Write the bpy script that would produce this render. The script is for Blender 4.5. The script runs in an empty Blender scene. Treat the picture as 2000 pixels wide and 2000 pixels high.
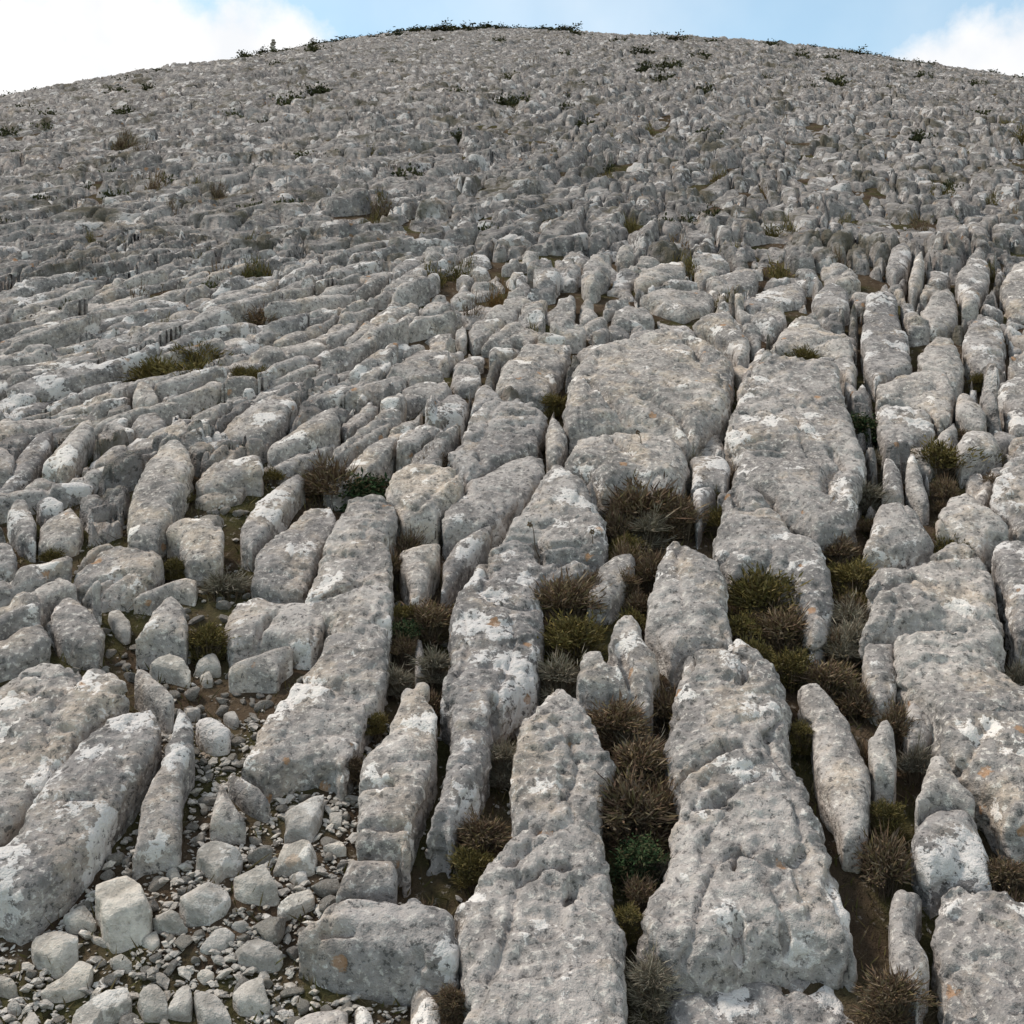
import bpy, math, random
import numpy as np
from mathutils import Vector

random.seed(7)
RNG = np.random.default_rng(11)
SC = bpy.context.scene
COL = SC.collection

# ------------------------------------------------------------------ camera, world, sun, exposure
CAM_H, PITCH, FOV = 3.2, math.radians(-2.0), math.radians(50.0)
cam_d = bpy.data.cameras.new('camera')
cam_d.angle = FOV
cam_d.clip_start = 0.05
cam_d.clip_end = 3000
cam = bpy.data.objects.new('camera', cam_d)
cam.location = (0, 0, CAM_H)
cam.rotation_euler = (math.pi / 2 + PITCH, 0, 0)
COL.objects.link(cam)
SC.camera = cam

SUN_EL, SUN_AZ = math.radians(54), math.radians(-60)   # azimuth clockwise from +Y
SUN_DIR = Vector((math.sin(SUN_AZ) * math.cos(SUN_EL), math.cos(SUN_AZ) * math.cos(SUN_EL), math.sin(SUN_EL)))
sun_d = bpy.data.lights.new('sun', 'SUN')
sun_d.energy = 2.9
sun_d.angle = math.radians(10)
sun_d.color = (1.0, 0.93, 0.84)
sun = bpy.data.objects.new('sun', sun_d)
sun.rotation_euler = (-SUN_DIR).to_track_quat('-Z', 'Y').to_euler()
COL.objects.link(sun)

world = bpy.data.worlds.new('World')
SC.world = world
world.use_nodes = True
world.cycles.sampling_method = 'NONE'
wn, wl = world.node_tree.nodes, world.node_tree.links
wn.clear()
w_out = wn.new('ShaderNodeOutputWorld')
w_bg = wn.new('ShaderNodeBackground')
w_bg.inputs['Strength'].default_value = 0.145
sky = wn.new('ShaderNodeTexSky')
sky.sky_type = 'NISHITA'
sky.sun_disc = False
sky.sun_elevation = SUN_EL
sky.sun_rotation = SUN_AZ
sky.altitude = 900
sky.air_density = 1.0
sky.dust_density = 0.6
sky.ozone_density = 0.8
# cumulus: soft balls at many places of the whole sky, edges torn by noise
w_tc = wn.new('ShaderNodeTexCoord')
w_no = wn.new('ShaderNodeTexNoise')
w_no.inputs['Scale'].default_value = 9.0
w_no.inputs['Detail'].default_value = 7.0
w_no.inputs['Roughness'].default_value = 0.62
wl.new(w_tc.outputs['Generated'], w_no.inputs['Vector'])
def w_math(op, a, b=None, c=None, clamp=False):
    n = wn.new('ShaderNodeMath'); n.operation = op; n.use_clamp = clamp
    for i, v in enumerate((a, b, c)):
        if v is None: continue
        if isinstance(v, (int, float)): n.inputs[i].default_value = v
        else: wl.new(v, n.inputs[i])
    return n.outputs[0]
def sky_dir(px, py):
    t = math.tan(FOV / 2)
    x, z = (px - 1000) / 1000 * t, (1000 - py) / 1000 * t
    c, s = math.cos(PITCH), math.sin(PITCH)
    return Vector((x, c - z * s, s + z * c)).normalized()
CLOUDS = [(sky_dir(270, 140), 0.135), (sky_dir(80, 190), 0.115), (sky_dir(-60, 180), 0.13), (sky_dir(430, 140), 0.085),
          (sky_dir(560, 130), 0.060), (sky_dir(1800, 160), 0.050), (sky_dir(1900, 140), 0.055), (sky_dir(2010, 170), 0.075), (sky_dir(2180, 190), 0.11)]
crng = random.Random(3)
for k in range(9):
    az, el = crng.uniform(0.9, 5.4), math.radians(crng.uniform(18, 60))
    CLOUDS.append((Vector((math.sin(az) * math.cos(el), math.cos(az) * math.cos(el), math.sin(el))), crng.uniform(0.18, 0.34)))
mask = None
for d, r in CLOUDS:
    n = wn.new('ShaderNodeVectorMath'); n.operation = 'DISTANCE'
    wl.new(w_tc.outputs['Generated'], n.inputs[0]); n.inputs[1].default_value = d
    m = w_math('MULTIPLY_ADD', n.outputs['Value'], -1.0 / r, 1.0)      # 1 in the middle, 0 at the rim
    mask = m if mask is None else w_math('SMOOTH_MAX', mask, m, 0.25)
nz = w_math('SUBTRACT', w_no.outputs['Fac'], 0.5)
mask = w_math('MULTIPLY_ADD', nz, 1.7, mask)
ramp = wn.new('ShaderNodeMapRange'); ramp.interpolation_type = 'SMOOTHSTEP'
ramp.inputs['From Min'].default_value = -0.12
ramp.inputs['From Max'].default_value = 0.60
wl.new(mask, ramp.inputs['Value'])
# thin high veil
w_no2 = wn.new('ShaderNodeTexNoise')
w_no2.inputs['Scale'].default_value = 3.2
w_no2.inputs['Detail'].default_value = 5.0
wl.new(w_tc.outputs['Generated'], w_no2.inputs['Vector'])
veil = wn.new('ShaderNodeMapRange')
veil.inputs['From Min'].default_value = 0.42
veil.inputs['From Max'].default_value = 0.75
veil.inputs['To Min'].default_value = 0.32
veil.inputs['To Max'].default_value = 0.62
wl.new(w_no2.outputs['Fac'], veil.inputs['Value'])
amount = w_math('MAXIMUM', ramp.outputs[0], veil.outputs[0])
w_mix = wn.new('ShaderNodeMix'); w_mix.data_type = 'RGBA'
wl.new(amount, w_mix.inputs['Factor'])
w_tint = wn.new('ShaderNodeMix'); w_tint.data_type = 'RGBA'; w_tint.blend_type = 'MULTIPLY'
w_tint.inputs['Factor'].default_value = 1.0
w_tint.inputs['B'].default_value = (0.78, 1.16, 1.06, 1)
wl.new(sky.outputs[0], w_tint.inputs['A'])
wl.new(w_tint.outputs['Result'], w_mix.inputs['A'])
w_no3 = wn.new('ShaderNodeTexNoise'); w_no3.inputs['Scale'].default_value = 14.0; w_no3.inputs['Detail'].default_value = 4.0
wl.new(w_tc.outputs['Generated'], w_no3.inputs['Vector'])
w_cc = wn.new('ShaderNodeMix'); w_cc.data_type = 'RGBA'
w_cs = wn.new('ShaderNodeMapRange'); w_cs.inputs['From Min'].default_value = 0.38; w_cs.inputs['From Max'].default_value = 0.62
wl.new(w_no3.outputs['Fac'], w_cs.inputs['Value']); wl.new(w_cs.outputs[0], w_cc.inputs['Factor'])
w_cc.inputs['A'].default_value = (5.0, 5.1, 5.25, 1); w_cc.inputs['B'].default_value = (5.7, 5.65, 5.6, 1)
wl.new(w_cc.outputs['Result'], w_mix.inputs['B'])
wl.new(w_mix.outputs['Result'], w_bg.inputs['Color'])
wl.new(w_bg.outputs[0], w_out.inputs['Surface'])

vs = SC.view_settings
vs.view_transform = 'Standard'
vs.look = 'None'
vs.exposure = 0.38
vs.gamma = 1.0
vs.use_curve_mapping = False
cy = SC.cycles
cy.max_bounces = 3; cy.diffuse_bounces = 2; cy.glossy_bounces = 1; cy.transmission_bounces = 0; cy.volume_bounces = 0

# ------------------------------------------------------------------ noise and terrain functions
_p = RNG.permutation(256).astype(np.int32)
PERM = np.concatenate([_p, _p, _p])
_g = RNG.normal(size=(256, 3))
GRAD = (_g / np.linalg.norm(_g, axis=1)[:, None]).astype(np.float32)
def perlin(x, y, z):
    x = np.asarray(x, np.float32); y = np.broadcast_to(np.asarray(y, np.float32), x.shape); z = np.broadcast_to(np.asarray(z, np.float32), x.shape)
    xi, yi, zi = np.floor(x).astype(np.int32), np.floor(y).astype(np.int32), np.floor(z).astype(np.int32)
    fx, fy, fz = (x - xi).astype(np.float32), (y - yi).astype(np.float32), (z - zi).astype(np.float32)
    u, v, w = [t * t * t * (t * (t * 6 - 15) + 10) for t in (fx, fy, fz)]
    out = 0
    for dx in (0, 1):
        wx = u if dx else 1 - u
        px = PERM[(xi + dx) & 255]
        for dy in (0, 1):
            wy = v if dy else 1 - v
            py = PERM[px + ((yi + dy) & 255)]
            for dz in (0, 1):
                g = GRAD[PERM[py + ((zi + dz) & 255)]]
                out = out + wx * wy * (w if dz else 1 - w) * (g[..., 0] * (fx - dx) + g[..., 1] * (fy - dy) + g[..., 2] * (fz - dz))
    return out * 1.5
def sstep(a, b, x):
    t = np.clip((x - a) / (b - a), 0, 1)
    return t * t * (3 - 2 * t)

SA, SB, CL, CR = 0.4555, 0.000264, 0.0043, 0.0025
def S(x, y):
    """smooth level of the rock tops"""
    x = np.asarray(x, float); y = np.asarray(y, float)
    yy = np.maximum(y, 0)
    z = SA * y - SB * yy * yy - np.where(x < 0, CL, CR) * x * x
    z = z + 0.22 * sstep(6, 30, y) * perlin(x * 0.11, y * 0.08, 3.3) + 0.6 * sstep(20, 70, y) * perlin(x * 0.045, y * 0.03, 9.1)
    return z
TF = math.tan(FOV / 2)
CP, SP = math.cos(PITCH), math.sin(PITCH)
def rays(px):
    px = np.asarray(px, float)
    rx = (px[:, 0] - 1000) / 1000 * TF
    rz = (1000 - px[:, 1]) / 1000 * TF
    return np.stack([rx, CP - rz * SP, SP + rz * CP], 1)
_T = np.geomspace(1.2, 150, 900)
def cast(px, level):
    """where the pixel's ray meets the slope's own surface shifted by level"""
    d = rays(px)
    X, Y, Z = d[:, :1] * _T, d[:, 1:2] * _T, CAM_H + d[:, 2:] * _T
    f = Z - S(X, Y) - level
    hit = f < 0
    i = np.where(hit.any(1), hit.argmax(1), len(_T) - 1)
    i = np.maximum(i, 1)
    r = np.arange(len(d))
    f0, f1 = f[r, i - 1], f[r, i]
    t = _T[i - 1] + (_T[i] - _T[i - 1]) * np.clip(f0 / (f0 - f1 + 1e-12), 0, 1)
    return np.stack([d[:, 0] * t, d[:, 1] * t], 1), d
def poly_sd(P, X, Y):
    """signed distance to polygon, positive inside"""
    x, y = X.ravel(), Y.ravel()
    best = np.full(x.shape, 1e18)
    inside = np.zeros(x.shape, bool)
    n = len(P)
    for i in range(n):
        ax, ay = P[i]; bx, by = P[(i + 1) % n]
        ex, ey = bx - ax, by - ay
        wx, wy = x - ax, y - ay
        t = np.clip((wx * ex + wy * ey) / (ex * ex + ey * ey + 1e-12), 0, 1)
        best = np.minimum(best, (wx - ex * t) ** 2 + (wy - ey * t) ** 2)
        c = (ay > y) != (by > y)
        xs = ax + (y - ay) * ex / (ey if abs(ey) > 1e-12 else 1e-12)
        inside ^= c & (x < xs)
    d = np.sqrt(best)
    return np.where(inside, d, -d).reshape(X.shape)

# image crops in which outlines were read: origin and scale in photograph pixels
CROP = {'A': (0, 1200, .41408), 'B': (600, 1200, .41408), 'C': (1200, 1200, .41408), 'D': (0, 600, .41408),
        'E': (600, 600, .41408), 'F': (1200, 600, .41408), 'G': (0, 0, .51760), 'H': (1000, 0, .51760)}
def to_px(c, pts):
    x0, y0, k = CROP[c]
    p = np.asarray(pts, float).reshape(-1, 2)
    return np.stack([x0 + p[:, 0] * k, y0 + p[:, 1] * k], 1)

RUBBLE = cast(to_px('A', [430,160, 900,120, 1060,130, 1080,230, 1330,230, 1300,330, 1200,480, 1090,700, 1240,830, 1560,770, 1680,640,
    1640,1100, 1560,1350, 1350,1520, 1360,1680, 1700,1800, 1850,1932, 1850,2300, -300,2300, -300,1420, 60,1440, 300,1260, 600,1000,
    640,800, 780,560, 840,400, 620,230]), -0.15)[0]
def depth(x, y):
    """how far the soil lies under the rock tops"""
    x = np.asarray(x, float); y = np.asarray(y, float)
    d = np.full(x.shape, 0.21)
    left = sstep(-0.02, -0.22, x / np.maximum(y, 0.5)) * sstep(3.9, 4.8, y)
    d = d + (0.12 - d) * left
    near = (y < 9) & (y > 0) & (np.abs(x) < 6)
    if near.any():
        m = np.zeros(x.shape)
        m[near] = sstep(-0.28, 0.12, poly_sd(RUBBLE, x[near], y[near]))
        d = d + (0.17 - d) * m
    d = d + (0.13 - d) * sstep(8.0, 11, y)
    d = d + 0.05 * perlin(x * 1.3, y * 1.3, 5.5) + 0.02 * perlin(x * 5, y * 5, 1.5)
    return np.maximum(d, 0.05)
def G(x, y):
    return S(x, y) - depth(x, y)

# ------------------------------------------------------------------ materials
def new_mat(name):
    m = bpy.data.materials.new(name); m.use_nodes = True
    nt = m.node_tree
    b = nt.nodes['Principled BSDF']
    b.inputs['Roughness'].default_value = 0.9
    if 'Specular IOR Level' in b.inputs: b.inputs['Specular IOR Level'].default_value = 0.0
    return m, nt, b
class NT:
    def __init__(s, nt): s.nt = nt; s.n = nt.nodes; s.l = nt.links
    def put(s, sock, v):
        if v is None: return
        if hasattr(v, 'links') or isinstance(v, bpy.types.NodeSocket): s.l.new(v, sock)
        else: sock.default_value = v
    def noise(s, vec, scale, detail=4, rough=0.55, dist=0.0):
        n = s.n.new('ShaderNodeTexNoise'); s.put(n.inputs['Vector'], vec)
        n.inputs['Scale'].default_value = scale; n.inputs['Detail'].default_value = detail
        n.inputs['Roughness'].default_value = rough; n.inputs['Distortion'].default_value = dist
        return n.outputs['Fac']
    def vor(s, vec, scale, feat='F1', out='Distance', rnd=1.0):
        n = s.n.new('ShaderNodeTexVoronoi'); n.feature = feat; s.put(n.inputs['Vector'], vec)
        n.inputs['Scale'].default_value = scale; n.inputs['Randomness'].default_value = rnd
        return n.outputs[out]
    def rng(s, v, a, b, c=0.0, d=1.0, smooth=True):
        n = s.n.new('ShaderNodeMapRange'); n.interpolation_type = 'SMOOTHSTEP' if smooth else 'LINEAR'
        s.put(n.inputs['Value'], v)
        for k, q in zip(('From Min', 'From Max', 'To Min', 'To Max'), (a, b, c, d)): n.inputs[k].default_value = q
        return n.outputs[0]
    def math(s, op, a, b=None, c=None):
        n = s.n.new('ShaderNodeMath'); n.operation = op
        for i, v in enumerate((a, b, c)): s.put(n.inputs[i], v)
        return n.outputs[0]
    def mix(s, f, a, b, mode='MIX'):
        n = s.n.new('ShaderNodeMix'); n.data_type = 'RGBA'; n.blend_type = mode
        s.put(n.inputs['Factor'], f)
        for k, v in (('A', a), ('B', b)):
            s.put(n.inputs[k], (v + (1,)) if isinstance(v, tuple) and len(v) == 3 else v)
        return n.outputs['Result']
    def scale(s, vec, v):
        n = s.n.new('ShaderNodeVectorMath'); n.operation = 'MULTIPLY'; s.put(n.inputs[0], vec); n.inputs[1].default_value = v
        return n.outputs[0]
    def add(s, a, b):
        n = s.n.new('ShaderNodeVectorMath'); n.operation = 'ADD'; s.put(n.inputs[0], a); s.put(n.inputs[1], b)
        return n.outputs[0]

def rock_material(name, fine=True, warm=0.0, white=1.0, island=False, dull=0.0, fresh=False):
    m, nt, b = new_mat(name); N = NT(nt)
    geo = N.n.new('ShaderNodeNewGeometry')
    inf = N.n.new('ShaderNodeObjectInfo')
    if fine:
        tc = N.n.new('ShaderNodeTexCoord')
        cmb = N.n.new('ShaderNodeCombineXYZ')
        for i, k in enumerate((37.0, 19.0, 53.0)):
            N.l.new(N.math('MULTIPLY', inf.outputs['Random'], k), cmb.inputs[i])
        P = N.add(tc.outputs['Object'], cmb.outputs[0])
    else:
        P = geo.outputs['Position']
    if fine:
        k1, k2, k3 = 1.0, 1.0, 1.0
    else:
        k1, k2, k3 = 0.55, 0.5, 0.34
    big = N.noise(P, 1.5 * k1, 3, 0.6)
    mid = N.noise(P, 8.5 * k2, 5, 0.68)
    sp = N.noise(N.add(P, (3.0, 3.0, 8.0)), 33.0 * k3, 4, 0.72)
    col = N.mix(N.rng(big, 0.36, 0.64), (0.252, 0.227, 0.212), (0.418, 0.373, 0.342))
    tan = N.noise(N.add(P, (5.1, 2.2, 7.7)), 2.9 * k1, 4, 0.7)
    col = N.mix(N.rng(tan, 0.50 - warm, 0.66, 0, 0.7), col, (0.46, 0.37, 0.29))
    col = N.mix(N.rng(mid, 0.36, 0.56, 0.62, 0.0), col, (0.125, 0.115, 0.108))
    # pale crustose lichen: sharp-edged blotches
    wob = N.math('ADD', N.math('MULTIPLY', mid, 0.6), N.math('MULTIPLY', sp, 0.4))
    vv = N.vor(P, 3.9 * k2)
    lich = N.math('ADD', N.math('MULTIPLY', vv, 0.55), N.math('MULTIPLY', N.math('SUBTRACT', 0.5, wob), 1.1))
    lich = N.math('ADD', lich, N.math('MULTIPLY', N.math('SUBTRACT', 0.5, tan), 0.8 * white))
    if fine and not island:      # some stones carry much crust, some hardly any
        lich = N.math('ADD', lich, N.rng(inf.outputs['Random'], 0.0, 1.0, -0.07, 0.11, smooth=False))
    col = N.mix(N.rng(lich, 0.12, 0.145, 0.85, 0.0), col, (0.68, 0.63, 0.59))
    # small light flecks, dark pits and black lichen
    col = N.mix(N.rng(sp, 0.545, 0.64, 0, 0.75), col, (0.58, 0.53, 0.475))
    col = N.mix(N.rng(sp, 0.36, 0.44, 0.8, 0.0), col, (0.075, 0.07, 0.066))
    # rusty lichen specks
    ov = N.vor(N.add(P, (8.0, 0.0, 3.0)), 4.3)
    orr = N.math('ADD', ov, N.math('MULTIPLY', N.math('SUBTRACT', wob, 0.5), 0.6))
    orr = N.math('ADD', orr, N.rng(big, 0.46, 0.58, 0.0, 0.25))
    col = N.mix(N.rng(orr, 0.08, 0.13, 0.6, 0.0), col, (0.38, 0.20, 0.09))
    if dull:      # moss, thin grass, and shade of unresolved far crevices put into the colour
        gr = N.noise(N.add(P, (2.0, 6.0, 1.0)), 0.9, 5, 0.7)
        col = N.mix(N.rng(gr, 0.50, 0.66, 0, 0.8), col, (0.105, 0.09, 0.058))
        col = N.mix(1.0, col, (1 - dull,) * 3, 'MULTIPLY')
    if fresh:     # broken faces are cleaner and paler than the weathered crust
        col = N.mix(0.5, col, N.mix(N.rng(mid, 0.35, 0.65), (0.36, 0.325, 0.28), (0.56, 0.515, 0.455)))
    # stone to stone difference
    tint = N.mix(geo.outputs['Random Per Island'] if island else inf.outputs['Random'], (0.86, 0.86, 0.87), (1.14, 1.12, 1.09))
    col = N.mix(1.0, col, tint, 'MULTIPLY')
    N.l.new(col, b.inputs['Base Color'])
    h = N.math('ADD', mid, N.math('MULTIPLY', sp, 0.55))
    bp = N.n.new('ShaderNodeBump'); bp.inputs['Strength'].default_value = 1.0
    bp.inputs['Distance'].default_value = 0.026 if fine else 0.07
    N.l.new(h, bp.inputs['Height']); N.l.new(bp.outputs[0], b.inputs['Normal'])
    return m
M_ROCK = rock_material('limestone')
M_STONE = rock_material('limestone_rubble', warm=0.04, white=0.35, fresh=True)
M_GRAVEL = rock_material('limestone_gravel', warm=0.05, white=1.0, island=True, fresh=True)
M_FAR = rock_material('limestone_far', fine=False, dull=0.2, warm=-0.05)
M_ROCKW = rock_material('limestone_warm', warm=0.07, white=1.3)

def soil_material():
    m, nt, b = new_mat('soil'); N = NT(nt)
    P = N.n.new('ShaderNodeNewGeometry').outputs['Position']
    a = N.noise(P, 3.0, 5, 0.65); c = N.noise(P, 22.0, 5, 0.75); g = N.noise(N.add(P, (4., 1., 2.)), 1.7, 4, 0.6)
    col = N.mix(N.rng(a, 0.35, 0.65), (0.055, 0.038, 0.026), (0.105, 0.075, 0.05))
    col = N.mix(N.rng(g, 0.46, 0.62, 0, 0.75), col, (0.062, 0.06, 0.024))
    col = N.mix(N.rng(c, 0.58, 0.66, 0, 0.85), col, (0.26, 0.22, 0.18))
    col = N.mix(N.rng(c, 0.34, 0.42, 0.7, 0), col, (0.03, 0.022, 0.016))
    N.l.new(col, b.inputs['Base Color'])
    bp = N.n.new('ShaderNodeBump'); bp.inputs['Strength'].default_value = 0.9; bp.inputs['Distance'].default_value = 0.04
    N.l.new(N.math('ADD', c, N.math('MULTIPLY', N.noise(P, 60., 3, 0.7), 0.5)), bp.inputs['Height'])
    N.l.new(bp.outputs[0], b.inputs['Normal'])
    return m
M_SOIL = soil_material()
def leaf_material(name, cols, trans=0.15):
    m, nt, b = new_mat(name); N = NT(nt)
    geo = N.n.new('ShaderNodeNewGeometry'); inf = N.n.new('ShaderNodeObjectInfo')
    r = N.n.new('ShaderNodeValToRGB'); N.l.new(geo.outputs['Random Per Island'], r.inputs[0])
    e = r.color_ramp.elements
    e[0].color = cols[0] + (1,); e[0].position = 0.0
    e[1].color = cols[-1] + (1,); e[1].position = 1.0
    for i, c in enumerate(cols[1:-1]):
        q = e.new((i + 1) / (len(cols) - 1)); q.color = c + (1,)
    t = N.mix(inf.outputs['Random'], (0.8, 0.8, 0.82), (1.2, 1.15, 1.1))
    N.l.new(N.mix(1.0, r.outputs[0], t, 'MULTIPLY'), b.inputs['Base Color'])
    b.inputs['Roughness'].default_value = 0.75
    return m
M_LEAF = {
    'brown': leaf_material('heath_brown', [(.06, .04, .03), (.125, .08, .055), (.17, .115, .072), (.12, .10, .045), (.24, .185, .125), (.10, .07, .055)]),
    'olive': leaf_material('cushion_olive', [(.05, .04, .02), (.12, .092, .033), (.16, .125, .045), (.085, .08, .03), (.22, .17, .085)]),
    'green': leaf_material('leaf_green', [(.02, .036, .018), (.035, .06, .026), (.055, .08, .036), (.075, .078, .04), (.10, .08, .045)]),
    'grey': leaf_material('twig_grey', [(.12, .10, .075), (.22, .19, .145), (.15, .14, .095), (.32, .28, .22), (.09, .07, .05)]),
    'dark': leaf_material('far_bush', [(.03, .034, .018), (.055, .06, .028), (.075, .075, .036), (.07, .058, .032)]),
    'rust': leaf_material('heath_rust', [(.07, .04, .02), (.15, .085, .035), (.19, .12, .05), (.10, .07, .03)]),
}
M_TWIG = leaf_material('dry_twig', [(.06, .042, .03), (.12, .09, .065), (.20, .165, .12)])
M_GRASS = leaf_material('grass_litter', [(.045, .042, .018), (.085, .08, .03), (.13, .105, .05), (.06, .045, .025), (.18, .15, .09)])

# ------------------------------------------------------------------ mesh helpers
def mesh_np(name, V, F, mat, smooth=True):
    """V (n,3), F (m,k) with k 3 or 4"""
    me = bpy.data.meshes.new(name)
    V = np.ascontiguousarray(V, np.float32); F = np.ascontiguousarray(F, np.int32)
    k = F.shape[1]
    me.vertices.add(len(V)); me.vertices.foreach_set('co', V.ravel())
    me.loops.add(F.size); me.loops.foreach_set('vertex_index', F.ravel())
    me.polygons.add(len(F)); me.polygons.foreach_set('loop_start', np.arange(0, F.size, k, dtype=np.int32))
    me.polygons.foreach_set('use_smooth', np.full(len(F), smooth))
    me.update(calc_edges=True)
    me.materials.append(mat)
    return me
def link(name, data, loc=(0, 0, 0), parent=None, rot=None, scale=None):
    o = bpy.data.objects.new(name, data); o.location = loc
    if rot is not None: o.rotation_euler = rot
    if scale is not None: o.scale = scale
    if parent is not None: o.parent = parent
    COL.objects.link(o)
    return o
def tag(o, label, cat, group=None):
    o['label'] = label; o['category'] = cat
    if group: o['group'] = group
    return o

CORN = [(0,0,0),(1,0,0),(0,1,0),(1,1,0),(0,0,1),(1,0,1),(0,1,1),(1,1,1)]
EDG = [(0,1),(2,3),(4,5),(6,7),(0,2),(1,3),(4,6),(5,7),(0,4),(1,5),(2,6),(3,7)]
def surface_nets(F):
    s = F < 0
    nx, ny, nz = F.shape
    cnt = np.zeros((nx-1, ny-1, nz-1), np.int8)
    for a, b, c in CORN: cnt += s[a:nx-1+a, b:ny-1+b, c:nz-1+c]
    act = np.argwhere((cnt > 0) & (cnt < 8))
    vals = [F[act[:,0]+a, act[:,1]+b, act[:,2]+c] for a, b, c in CORN]
    acc = np.zeros((len(act), 3)); n = np.zeros(len(act))
    for i, j in EDG:
        fi, fj = vals[i], vals[j]
        m = (fi < 0) != (fj < 0)
        t = np.where(m, fi / np.where(m, fi - fj, 1), 0)
        for ax in range(3):
            acc[:, ax] += np.where(m, CORN[i][ax] + t * (CORN[j][ax] - CORN[i][ax]), 0)
        n += m
    V = act + acc / n[:, None]
    idx = np.full(cnt.shape, -1, np.int64); idx[act[:,0], act[:,1], act[:,2]] = np.arange(len(act))
    Q = []
    for ax in range(3):
        o1, o2 = (ax + 1) % 3, (ax + 2) % 3
        sl0 = [slice(1, -1)] * 3; sl1 = [slice(1, -1)] * 3
        sl0[ax] = slice(0, -1); sl1[ax] = slice(1, None)
        a, b = s[tuple(sl0)], s[tuple(sl1)]
        e = np.argwhere(a != b)
        if not len(e): continue
        flip = a[e[:,0], e[:,1], e[:,2]]
        e = e.copy(); e[:, o1] += 1; e[:, o2] += 1
        def cell(d1, d2):
            c = e.copy(); c[:, o1] -= d1; c[:, o2] -= d2
            return idx[c[:,0], c[:,1], c[:,2]]
        q = np.stack([cell(1, 1), cell(0, 1), cell(0, 0), cell(1, 0)], 1)
        q[~flip] = q[~flip][:, ::-1]
        Q.append(q)
    return V, np.concatenate(Q)
def normals(V, Q):
    n = np.cross(V[Q[:,2]] - V[Q[:,0]], V[Q[:,3]] - V[Q[:,1]])
    out = np.zeros_like(V)
    for ax in range(3):
        for k in range(4):
            out[:, ax] += np.bincount(Q[:, k], weights=n[:, ax], minlength=len(V))
    return out / (np.linalg.norm(out, axis=1)[:, None] + 1e-12)

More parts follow.
